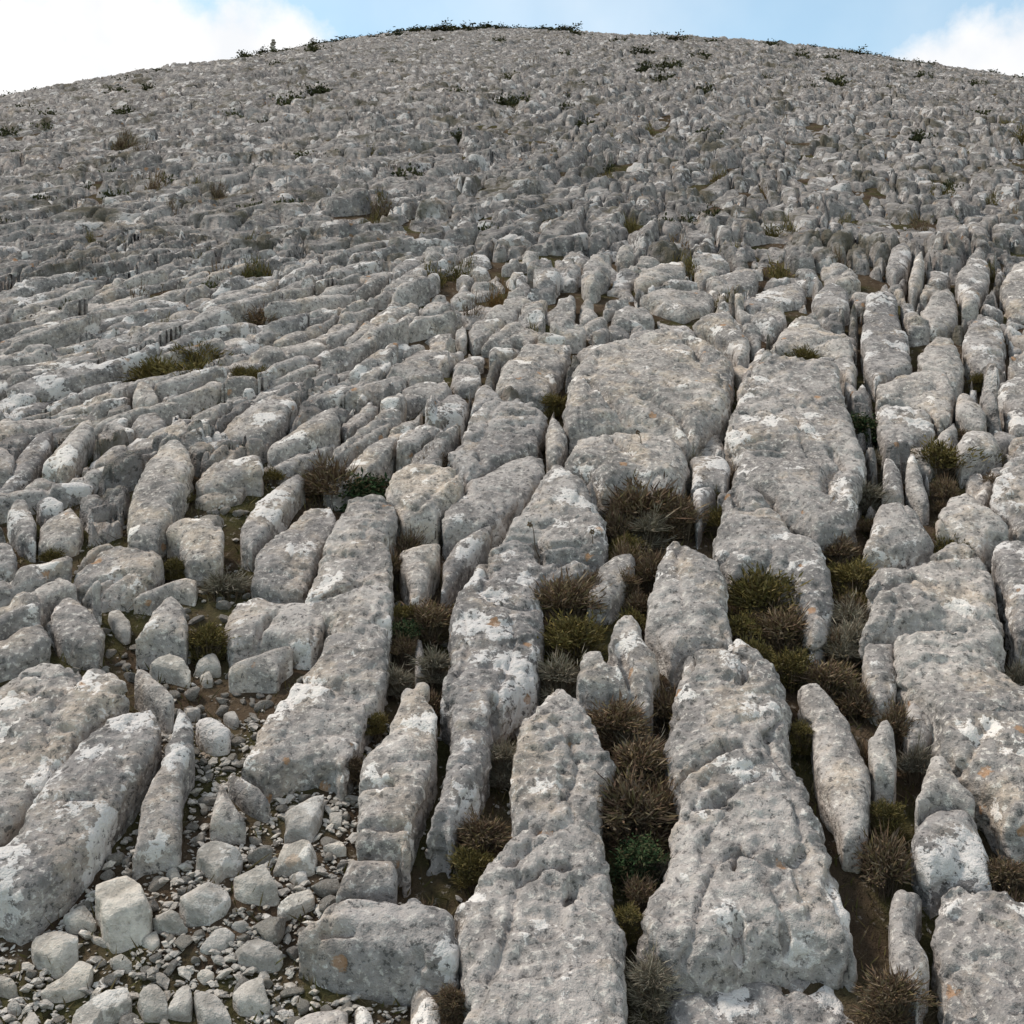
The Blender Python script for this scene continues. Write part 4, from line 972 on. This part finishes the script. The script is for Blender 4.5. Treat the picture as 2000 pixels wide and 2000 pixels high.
# bedding ledges drawn out along the strike, risers facing downhill
sa_ = np.radians(30 + 32 * sstep(0.3, -0.3, TT)); cs_, sn_ = np.cos(sa_), np.sin(sa_)
al, ac = XX * sn_ + YY * cs_, XX * cs_ - YY * sn_
nst = perlin(al*0.35, ac*1.2, 61.0) * 4.5 + 0.7 * perlin(XX*2.6, YY*2.6, 62.0)
fr = nst - np.floor(nst)
led = np.floor(nst) + sstep(0, .18, fr) - 0.45 * np.exp(-(fr / .10) ** 2)
topz += (0.030 + 0.035 * sstep(9, 18, YY)) * led
nst = perlin(XX*0.9, YY*0.45, 81.0) * 3.5 + 0.5 * perlin(XX*3.2, YY*3.2, 82.0)
fr = nst - np.floor(nst)
topz += (0.02 + 0.05 * sstep(12, 30, YY)) * (np.floor(nst) + sstep(0, .2, fr) - 0.4 * np.exp(-(fr / .10) ** 2))
common = sstep(9, 22, YY) * (0.08 * perlin(XX*0.8, YY*0.8, 5.0) + 0.14 * sstep(15, 40, YY) * perlin(XX*0.33, YY*0.33, 15.0)) + (0.030 + 0.035 * sstep(9, 18, YY)) * led
# smaller broken pieces inside the blocks
PS = 0.17
ni2, nj2 = 1060, 700
a0 = np.floor(WX / PS).astype(int) + ni2 // 2; b0 = np.floor(WY / (PS * 1.25)).astype(int)
UX = (np.arange(ni2)[:, None] - ni2 // 2 + 0.5 + RNG.uniform(-.45, .45, (ni2, nj2))) * PS
UY = (np.arange(nj2)[None, :] + 0.5 + RNG.uniform(-.45, .45, (ni2, nj2))) * PS * 1.25
UH = RNG.normal(0, 0.03, (ni2, nj2))
E1 = np.full(XX.shape, 9.0); E2 = E1.copy(); K2 = np.zeros(XX.shape, np.int64)
for a in (-1, 0, 1):
    for b in (-1, 0, 1):
        ii = np.clip(a0 + a, 0, ni2 - 1); jj = np.clip(b0 + b, 0, nj2 - 1)
        d = (WX - UX[ii, jj]) ** 2 + (WY - UY[ii, jj]) ** 2
        lt = d < E1
        E2 = np.where(lt, E1, np.minimum(E2, d)); K2 = np.where(lt, ii * nj2 + jj, K2); E1 = np.where(lt, d, E1)
e2 = (np.sqrt(E2) - np.sqrt(E1)) * 0.5
t2 = np.clip(e2 / 0.03, 0, 1)
topz += UH.ravel()[K2] * 0.8 - (0.06 + 0.03 * sstep(10, 26, YY)) * (1 - np.sqrt(1 - (1 - t2) ** 2)) * sstep(-0.25, 0.1, perlin(XX*.7, YY*.7, 71.0))
# the far slope: low broad ledges, wider across the slope than up it
rf = int(np.searchsorted(ys, 10.5))
QX, QY = 0.36, 0.50
qi, qj = 520, 280
GI2, GJ2 = np.meshgrid(np.arange(qi), np.arange(qj), indexing='ij')
AX = (GI2 - qi // 2 + 0.5 + RNG.uniform(-.48, .48, GI2.shape)) * QX
AY = (GJ2 + 0.5 + RNG.uniform(-.48, .48, GI2.shape)) * QY
AT = np.radians(60 - 42 * sstep(-0.25, 0.2, AX / np.maximum(AY, 1)) + 22 * sstep(18, 45, AY)) + RNG.normal(0, 0.22, GI2.shape)
AE = RNG.uniform(1.3, 4.5, GI2.shape)
AW = RNG.uniform(-.10, .10, GI2.shape)
AH = RNG.normal(0, 0.032, GI2.shape)
ATX = RNG.normal(0, .05, GI2.shape); ATY = RNG.normal(-.05, .07, GI2.shape)
AV = RNG.uniform(0, 1, GI2.shape) < 0.015
for (x_, y_, r_), *_ in FSPOTS:
    AV |= ((AX - x_) ** 2 + ((AY - y_) * 0.7) ** 2 < (0.6 * r_) ** 2)
g1, g2, K3 = cells(XX[rf:], YY[rf:], WX[rf:] + 0.05 * perlin(XX[rf:]*2.3, YY[rf:]*2.3, 5.5), WY[rf:] + 0.05 * perlin(XX[rf:]*2.3, YY[rf:]*2.3, 6.5), QX, QY, qi, qj, (AX, AY, AT, AE, AW), 2, 2)
pk = lambda A: A.ravel()[K3]
e3 = (g2 - g1) * 0.5 - 0.012 - 0.03 * sstep(0, .3, perlin(XX[rf:]*.5, YY[rf:]*.5, 33.0))
fz = pk(AH) + pk(ATX) * (XX[rf:] - pk(AX)) + pk(ATY) * (YY[rf:] - pk(AY)) + 0.75 * common[rf:]
fz += 0.035 * perlin(XX[rf:]*3.1, YY[rf:]*2.2, 18.0) + 0.02 * perlin(XX[rf:]*7, YY[rf:]*4, 28.0)
ft = np.clip(e3 / 0.05, 0, 1)
fdrop = 0.14
fz = S(XX[rf:], YY[rf:]) - fdrop + (fdrop + fz) * np.sqrt(1 - (1 - ft) ** 2)
fz = np.where(pk(AV), S(XX[rf:], YY[rf:]) - 0.19, fz)
drop = 0.30 - 0.12 * sstep(9, 18, YY) - 0.10 * LM * sstep(14, 8, YY)
ZZ = S(XX, YY) - drop + (drop + topz) * prof
ZZ = np.where(bad, S(XX, YY) - 0.29, ZZ)
mf = FARM[rf:]
ZZ[rf:] = np.where(mf, fz, ZZ[rf:])
e[rf:] = np.where(mf, np.where(pk(AV), -1, 1), e[rf:])
n0, n1 = XX.shape
I = np.arange(n0 * n1).reshape(n0, n1)
keep = e > -0.02
kq = (keep[:-1, :-1] | keep[:-1, 1:] | keep[1:, 1:] | keep[1:, :-1])
FQ = np.stack([I[:-1, :-1], I[:-1, 1:], I[1:, 1:], I[1:, :-1]], -1)[kq]
used = np.zeros(n0 * n1, bool); used[FQ.ravel()] = True
remap = np.cumsum(used) - 1
V = np.stack([XX, YY, ZZ], -1).reshape(-1, 3)[used]
far = link('rock_pavement', mesh_np('rock_pavement', V, remap[FQ], M_FAR), parent=hill)
far['kind'] = 'stuff'
TRI_COUNT += 2 * len(FQ)
# the same pavement carried on beside and below the view
mx, my = np.meshgrid(np.arange(-7, 7, .032), np.arange(-1.6, 6.7, .034), indexing='ij')
wx_, wy_ = warp(mx, my)
h1, h2, K4 = cells(mx, my + 2.5, wx_, wy_ + 2.5, QX, QY, qi, qj, (AX, AY, AT, AE, AW), 2, 2)
pm = lambda A: A.ravel()[K4]
em = (h2 - h1) * 0.5 - 0.03
em = np.minimum(em, np.maximum(np.abs(mx) - 0.52 * np.maximum(my, 0) - 0.05, 2.75 - my))
em = np.minimum(em, np.minimum(6.45 - my, np.minimum(6.9 - np.abs(mx), my + 1.5)))
em = np.minimum(em, traced_clear(mx, my) - 0.04)
tm_ = np.clip(em / 0.05, 0, 1)
nst = perlin(mx*1.5, my*1.9, 61.0) * 3.2 + 0.8 * perlin(mx*4.2, my*4.2, 62.0)
fr = nst - np.floor(nst)
zm = pm(AH) + 0.024 * (np.floor(nst) + sstep(0, .16, fr)) + 0.02 * perlin(mx*5, my*5, 4.0) + 0.012 * perlin(mx*13, my*13, 6.0)
zm = S(mx, my) - 0.36 + (0.36 + zm) * np.sqrt(1 - (1 - tm_) ** 2)
I = np.arange(mx.size).reshape(mx.shape)
kp = em > -0.02
kq = kp[:-1, :-1] | kp[:-1, 1:] | kp[1:, 1:] | kp[1:, :-1]
FQ2 = np.stack([I[:-1, :-1], I[1:, :-1], I[1:, 1:], I[:-1, 1:]], -1)[kq]
used = np.zeros(mx.size, bool); used[FQ2.ravel()] = True
rest = link('rock_pavement', mesh_np('rock_pavement', np.stack([mx, my, zm], -1).reshape(-1, 3)[used], (np.cumsum(used) - 1)[FQ2], M_FAR), parent=hill)
rest['kind'] = 'stuff'
TRI_COUNT += 2 * len(FQ2)
print('margin', 2 * len(FQ2))
print('pavement mass', len(FQ) * 2, 'total', TRI_COUNT)

# ------------------------------------------------------------------ small stones and gravel of the rubble
def chip_mesh(seed):
    r = np.random.default_rng(seed)
    n = 22
    g = np.linspace(-1.25, 1.25, n)
    X, Y, Z = np.meshgrid(g, g, g, indexing='ij')
    F = np.full(X.shape, -9.0)
    dirs = r.normal(size=(9, 3)); dirs /= np.linalg.norm(dirs, axis=1)[:, None]
    sc = np.array([1.0, r.uniform(.6, .9), r.uniform(.45, .7)])
    for dd in dirs:
        F = np.maximum(F, (X * dd[0] / sc[0] + Y * dd[1] / sc[1] + Z * dd[2] / sc[2]) - r.uniform(.5, .9))
    F = np.maximum(F, np.sqrt((X/sc[0])**2 + (Y/sc[1])**2 + (Z/sc[2])**2) - 1.08)
    F[0] = F[-1] = 1; F[:, 0] = F[:, -1] = 1; F[:, :, 0] = F[:, :, -1] = 1
    V, Q = surface_nets(F)
    V = -1.25 + V * (g[1] - g[0])
    V += normals(V, Q) * (0.05 * perlin(V[:,0]*2.5+seed, V[:,1]*2.5, V[:,2]*2.5))[:, None]
    V[:, 2] -= V[:, 2].min()
    return V, Q
CHIPS = [chip_mesh(s) for s in range(8)]
CHIP_ME = [mesh_np('small_stone', v, f, M_STONE) for v, f in CHIPS]
for m_ in CHIP_ME: m_.set_sharp_from_angle(angle=math.radians(30))
placed = []
bx = RUBBLE.min(0), RUBBLE.max(0)
cnt = 0
tries = 0
while cnt < 290 and tries < 12000:
    tries += 1
    if tries % 4:
        x, y = random.uniform(max(bx[0][0], -2.4), bx[1][0]), random.uniform(bx[0][1], bx[1][1])
        if poly_sd(RUBBLE, np.array([x]), np.array([y]))[0] < -0.05: continue
    else:
        x, y = random.uniform(-3.6, -0.6), random.uniform(4.0, 6.8)
        if abs(x) > 0.5 * y: continue
    s = min(0.10, 0.020 + random.expovariate(1 / 0.022))
    ax, ay = np.array([x]), np.array([y])
    if traced_clear(ax, ay)[0] < s * 0.7: continue
    if any((x-a)**2 + (y-b)**2 < (0.75*(s+c))**2 for a, b, c in placed): continue
    placed.append((x, y, s))
    z = float(G(ax, ay)[0]) - 0.25 * s
    ob = link('small_stone', CHIP_ME[cnt % 8], (x, y, z), rot=(random.uniform(-.5, .8), random.uniform(-.5, .5), random.uniform(0, 6.28)), scale=(s, s, s))
    nr = nearest_rock(x, y)
    size_ = 'tiny' if s < 0.035 else ('small' if s < 0.06 else 'fist sized')
    lab, grp = f'{size_} pale stone beside the {nr}', f'small stones beside the {nr}'
    tag(ob, lab, 'stone', grp)
    cnt += 1
# gravel: far too many to count
GV, GF = [], []
ico = [chip_mesh(40 + s) for s in range(2)]
def low_chip(seed):
    r = np.random.default_rng(seed)
    v = np.array([(1,0,0),(-1,0,0),(0,1,0),(0,-1,0),(0,0,1),(0,0,-1),(.6,.6,.5),(-.6,.5,.6),(.5,-.6,.6),(-.55,-.6,.5)], float)
    v = v / np.linalg.norm(v, axis=1)[:, None] * r.uniform(.75, 1.1, (len(v), 1)) * np.array([1, .75, .55])
    import bmesh
    bm = bmesh.new()
    for p in v: bm.verts.new(p)
    bmesh.ops.convex_hull(bm, input=bm.verts)
    bmesh.ops.triangulate(bm, faces=bm.faces)
    bm.verts.index_update()
    vs_ = np.array([q.co[:] for q in bm.verts]); f = np.array([[q.index for q in fc.verts] for fc in bm.faces])
    bm.free()
    return vs_, f
LOW = [low_chip(s) for s in range(6)]
NG = 6000
gx = np.concatenate([RNG.uniform(-2.2, 0.1, NG * 2), RNG.uniform(-4.5, 2.6, NG)]); gy = np.concatenate([RNG.uniform(2.9, 4.9, NG * 2), RNG.uniform(2.9, 8.0, NG)])
ok = (traced_clear(gx, gy) > 0.005) & (np.abs(gx) < 0.62 * gy)
rub = poly_sd(RUBBLE, gx, gy) > -0.1
ok &= rub | (RNG.uniform(0, 1, NG * 3) < np.where(gx < -0.1 * gy, 0.8, 0.05))
sel = RNG.permutation(np.flatnonzero(ok))[:NG]
gx, gy = gx[sel], gy[sel]
gz = G(gx, gy)
off = 0
for k in range(len(gx)):
    v, f = LOW[k % 6]
    s = min(0.034, 0.005 + RNG.exponential(0.008))
    a = RNG.uniform(0, 6.28); ca, sa = math.cos(a), math.sin(a); tl = RNG.uniform(-.6, .6)
    vv = v * s
    vv = np.stack([vv[:,0]*ca - vv[:,1]*sa, vv[:,0]*sa + vv[:,1]*ca, vv[:,2] + tl*vv[:,0]], 1)
    GV.append(vv + (gx[k], gy[k], gz[k] + 0.25*s)); GF.append(f + off); off += len(v)
gravel = link('gravel', mesh_np('gravel', np.concatenate(GV), np.concatenate(GF), M_GRAVEL, smooth=False))
gravel['kind'] = 'stuff'; gravel['label'] = 'fine pale limestone gravel strewn over the soil'; gravel['category'] = 'gravel'
TRI_COUNT += sum(len(f) for f in GF)

# ------------------------------------------------------------------ plants
def needles(base, tip, width, rng):
    """each needle is one slim kite of two triangles"""
    n = len(base)
    ax = tip - base
    side = np.cross(ax, rng.normal(size=(n, 3)))
    side /= np.linalg.norm(side, axis=1)[:, None] + 1e-9
    mid = base + ax * 0.45
    w = np.asarray(width).reshape(-1, 1)
    V = np.stack([base, mid + side * w, tip, mid - side * w], 1).reshape(-1, 3)
    i = np.arange(n)[:, None] * 4
    F = np.concatenate([i + [0, 1, 2], i + [0, 2, 3]], 1).reshape(-1, 3)
    return V, F
def shrub_meshes(kind, seed, n):
    r = np.random.default_rng(seed)
    # sprays: the cushion is a bundle of sprays, each a lump of needles
    ns = 60
    u = r.uniform(0.05, 1, ns); ph = r.uniform(0, 6.283, ns)
    ct = u; st = np.sqrt(1 - ct**2)
    rad = r.uniform(0.30, 1.0, ns) * (0.72 + 0.45 * np.sin(ph * 2 + seed) * np.cos(ph * 3 + 1.3 * seed))
    C = np.stack([st*np.cos(ph), st*np.sin(ph), ct*0.95], 1) * rad[:, None]
    k = r.integers(0, ns, n)
    D = C[k] / np.linalg.norm(C[k], axis=1)[:, None]
    if kind == 'green':
        base = C[k] + r.normal(0, .17, (n, 3)); tip = base + r.normal(0, .11, (n, 3)); wd = r.uniform(.028, .05, n)
    elif kind == 'grey':
        base = C[k]*r.uniform(.3, 1, (n, 1)) + r.normal(0, .10, (n, 3)); tip = base + D*r.uniform(.10, .38, (n, 1)) + r.normal(0, .13, (n, 3)); wd = r.uniform(.009, .018, n)
    elif kind == 'dark':
        base = C[k] * .85 + r.normal(0, .14, (n, 3)); tip = base + r.normal(0, .075, (n, 3)) + D*.03; wd = r.uniform(.04, .075, n)
    elif kind == 'olive':
        base = C[k] + r.normal(0, .13, (n, 3)); tip = base + D*(.04 + r.exponential(.07, (n, 1))) + r.normal(0, .07, (n, 3)) + np.array([0, 0, .04]); wd = r.uniform(.014, .027, n)
    else:
        base = C[k] + r.normal(0, .13, (n, 3)); tip = base + D*(.05 + r.exponential(.09, (n, 1))) + r.normal(0, .09, (n, 3)) + np.array([0, 0, .05]); wd = r.uniform(.014, .026, n)
    base[:, 2] = np.maximum(base[:, 2], 0.02); tip[:, 2] = np.maximum(tip[:, 2], 0.03)
    fol = needles(base, tip, wd, r)
    m = 260
    kk = r.integers(0, ns, m)
    tip = C[kk]*r.uniform(.8, 1.6, (m, 1)) + r.normal(0, .12, (m, 3))
    b0 = np.stack([r.normal(0, .12, m), r.normal(0, .12, m), r.uniform(-2.6, -0.02, m)], 1)
    stem = needles(b0, tip, r.uniform(.010, .018, m), r)
    return fol, stem
PROTO = {}
for kd in ('brown', 'olive', 'green', 'grey', 'dark', 'rust'):
    L = []
    for v in range(3):
        fol, stem = shrub_meshes(kd, hash((len(kd), v)) % 1000 + v * 17 + ord(kd[0]), 3000 if kd != 'grey' else 2000)
        L.append((mesh_np('foliage', *fol, M_LEAF[kd], smooth=False), mesh_np('stems', *stem, M_TWIG, smooth=False)))
    fol, stem = shrub_meshes(kd, 99 + ord(kd[1]), 1500)
    L.append(mesh_np('bush', *fol, M_LEAF[kd], smooth=False))
    PROTO[kd] = L
NAMES = {'brown': 'heath_shrub', 'olive': 'cushion_shrub', 'green': 'leafy_shrub', 'grey': 'twiggy_shrub', 'rust': 'heath_shrub', 'dark': 'bush'}
for k, ((x, y, r), kind, label) in enumerate(SPOTS):
    zc = float(S(x, y)) - 0.05
    g = float(G(x, y))
    zb = max(g - 0.01, zc - 0.5 * r)
    root = link(NAMES[kind], None, (x, y, zb), rot=(0, 0, k * 1.3), scale=(r * 1.45, r * 1.3, r * 1.1))
    root.empty_display_size = 0.1
    tag(root, label, 'shrub', 'shrubs growing in the gaps between rocks')
    fo, stm = PROTO[kind][k % 3]
    link('foliage', fo, parent=root); link('stems', stm, parent=root)
    n = 0
    while zb - 0.75 * r * n > g + 0.05 and n < 3:      # lower growth down to the soil
        n += 1
        link('foliage', PROTO[kind][(k + n) % 3][0], (0, 0, -0.78 * n), parent=root, rot=(0, 0, n * 2.0))
KW = {'rust': 'rusty', 'brown': 'brown', 'olive': 'olive', 'dark': 'dark'}
for k, ((x, y, r), kind) in enumerate(FSPOTS):
    g = float(S(x, y)) - 0.28
    ob = link('bush', PROTO[kind][3], (x, y, g), rot=(0, 0, k * 2.1), scale=(r * 1.5, r * 1.3, 0.28 + r * 0.72))
    side = 'left' if x / y < -0.12 else ('right' if x / y > 0.14 else 'middle')
    far_ = 'upper' if y > 22 else 'middle'
    tag(ob, f'low {KW[kind]} bush among the rocks on the {far_} slope, {side} part', 'bush', f'{KW[kind]} bushes on the {far_} slope, {side} part')
# bushes along the skyline
crest = []
for k in range(120):
    t = -0.50 + 1.0 * (k + random.uniform(-.4, .4)) / 119
    yy = np.linspace(20, 130, 900)
    el = (S(t * yy, yy) - CAM_H) / yy
    yc = float(yy[el.argmax()])
    if perlin(np.array([t * 16.0]), 3.3, 1.1)[0] < (-0.40 if -0.24 < t < 0.06 else 0.0): continue
    yk = yc * random.uniform(0.86, 1.04)
    x = t * yk
    s = random.uniform(0.3, 0.75) * yc / 100
    if -0.12 < t < 0.05: s *= 1.3
    ob = link('bush', PROTO['dark'][3], (x, yk, float(S(x, yk)) - 0.35), rot=(0, 0, k), scale=(s * 2.3, s * 1.5, 0.38 + s * 0.42))
    side = 'left' if t < -0.15 else ('right' if t > 0.12 else 'middle')
    tag(ob, f'dark low bush on the skyline, {side} part of the crest', 'bush', f'bushes on the {side} skyline')
# small dry tufts along the grikes
tk, tt_ = 0, 0
while tk < 90 and tt_ < 6000:
    tt_ += 1
    y = random.uniform(3.2, 8.2); x = random.uniform(-0.12, 0.47) * y
    c_ = float(traced_clear(np.array([x]), np.array([y]))[0])
    if not (0.03 < c_ < 0.2): continue
    r = random.uniform(0.07, 0.14)
    kind = random.choice(['brown', 'olive', 'grey', 'brown'])
    g = float(G(x, y))
    zb = g + random.uniform(0.0, 0.08)
    root = link('dry_tuft', None, (x, y, zb), rot=(0, 0, tk * 0.7), scale=(r, r, r * random.uniform(.9, 1.4)))
    root.empty_display_size = 0.1
    tag(root, f'dry {kind} tuft beside the {nearest_rock(x, y)}', 'tuft', f'tufts beside the {nearest_rock(x, y)}')
    link('foliage', PROTO[kind][tk % 3][0], parent=root); link('stems', PROTO[kind][tk % 3][1], parent=root)
    tk += 1
# dry stalks
def stalk(label, crop, foot, head, k):
    (fx, fy), _ = cast(to_px(crop, foot), -0.15)[0][0], 0
    d = rays(to_px(crop, head))[0]
    t = fy / d[1]
    top = np.array([d[0] * t, fy, CAM_H + d[2] * t])
    z0 = float(G(fx, fy))
    root = link('dry_stalk', None, (fx, fy, z0)); root.empty_display_size = 0.1
    tag(root, label, 'plant stalk')
    v = top - (fx, fy, z0)
    n = 8
    V, F = [], []
    for i in range(n + 1):
        q = i / n
        c = v * q + np.array([0.012 * math.sin(q * 7 + k), 0.01 * math.sin(q * 5), 0])
        rr = 0.0055 * (1 - 0.6 * q)
        for a in range(5): V.append(c + (rr * math.cos(a * 1.2566), rr * math.sin(a * 1.2566), 0))
    for i in range(n):
        for a in range(5):
            F.append((i*5+a, i*5+(a+1) % 5, (i+1)*5+(a+1) % 5, (i+1)*5+a))
    link('stem', mesh_np('stem', np.array(V), np.array(F), M_TWIG), parent=root)
    r = np.random.default_rng(k)
    dd = r.normal(size=(60, 3)); dd /= np.linalg.norm(dd, axis=1)[:, None]
    hv, hf = needles(v + dd * 0.004, v + dd * r.uniform(.012, .024, (60, 1)), np.full(60, .004), r)
    link('seed_head', mesh_np('seed_head', hv, hf, M_LEAF['brown'], smooth=False), parent=root)
stalk('thin dry stalk with round brown seed head over the white spotted block', 'E', [1135,1240], [1050,1025], 1)
stalk('thin upright dry stalk in front of the rounded boulder under the dome', 'E', [1595,800], [1560,590], 2)
stalk('short dry stalk at the right foot of the white spotted block', 'E', [1320,1260], [1345,1060], 3)

# moss, grass and litter between the rocks: one mass
NB = 60000
bxs = RNG.uniform(-4.5, 4.5, NB); bys = RNG.uniform(2.9, 9.0, NB)
okb = (np.abs(bxs) < 0.58 * bys) & (traced_clear(bxs, bys) > -0.02) & (perlin(bxs*1.9, bys*1.9, 6.6) > np.where(poly_sd(RUBBLE, bxs, bys) > 0, 0.12, -0.25))
bxs, bys = bxs[okb], bys[okb]
nb_ = len(bxs)
base = np.stack([bxs, bys, G(bxs, bys) - 0.01], 1)
ln = RNG.uniform(0.02, 0.085, (nb_, 1))
tip = base + np.concatenate([RNG.normal(0, .5, (nb_, 2)), RNG.uniform(.4, 1.1, (nb_, 1))], 1) * ln
gv, gf = needles(base, tip, RNG.uniform(.002, .0045, nb_), RNG)
grass = link('grass', mesh_np('grass', gv, gf, M_GRASS, smooth=False))
grass['kind'] = 'stuff'; grass['label'] = 'moss and short dry grass in the gaps between rocks'; grass['category'] = 'grass'
TRI_COUNT += len(gf)

# ------------------------------------------------------------------ small cairn on the skyline
def cairn():
    t = float(rays(to_px('G', [1030, 170]))[0][0] / rays(to_px('G', [1030, 170]))[0][1])
    yy = np.linspace(20, 130, 900)
    el = (S(t * yy, yy) - CAM_H) / yy
    yc = float(yy[el.argmax()])
    x = t * yc
    z = float(S(x, yc)) - 0.1
    root = link('cairn', None, (x, yc, z)); root.empty_display_size = 0.3
    tag(root, 'small pillar of piled stones standing on the left skyline', 'cairn')
    zz = 0.0
    for i in range(6):
        s = 0.42 - 0.03 * i
        link('stone', CHIP_ME[i % 8], (0.04 * math.sin(i * 2), 0.03 * math.cos(i), zz), parent=root, rot=(0, 0, i * 1.1), scale=(s, s, s * 0.75))
        zz += s * 0.62
cairn()
print('TOTAL tris', TRI_COUNT)
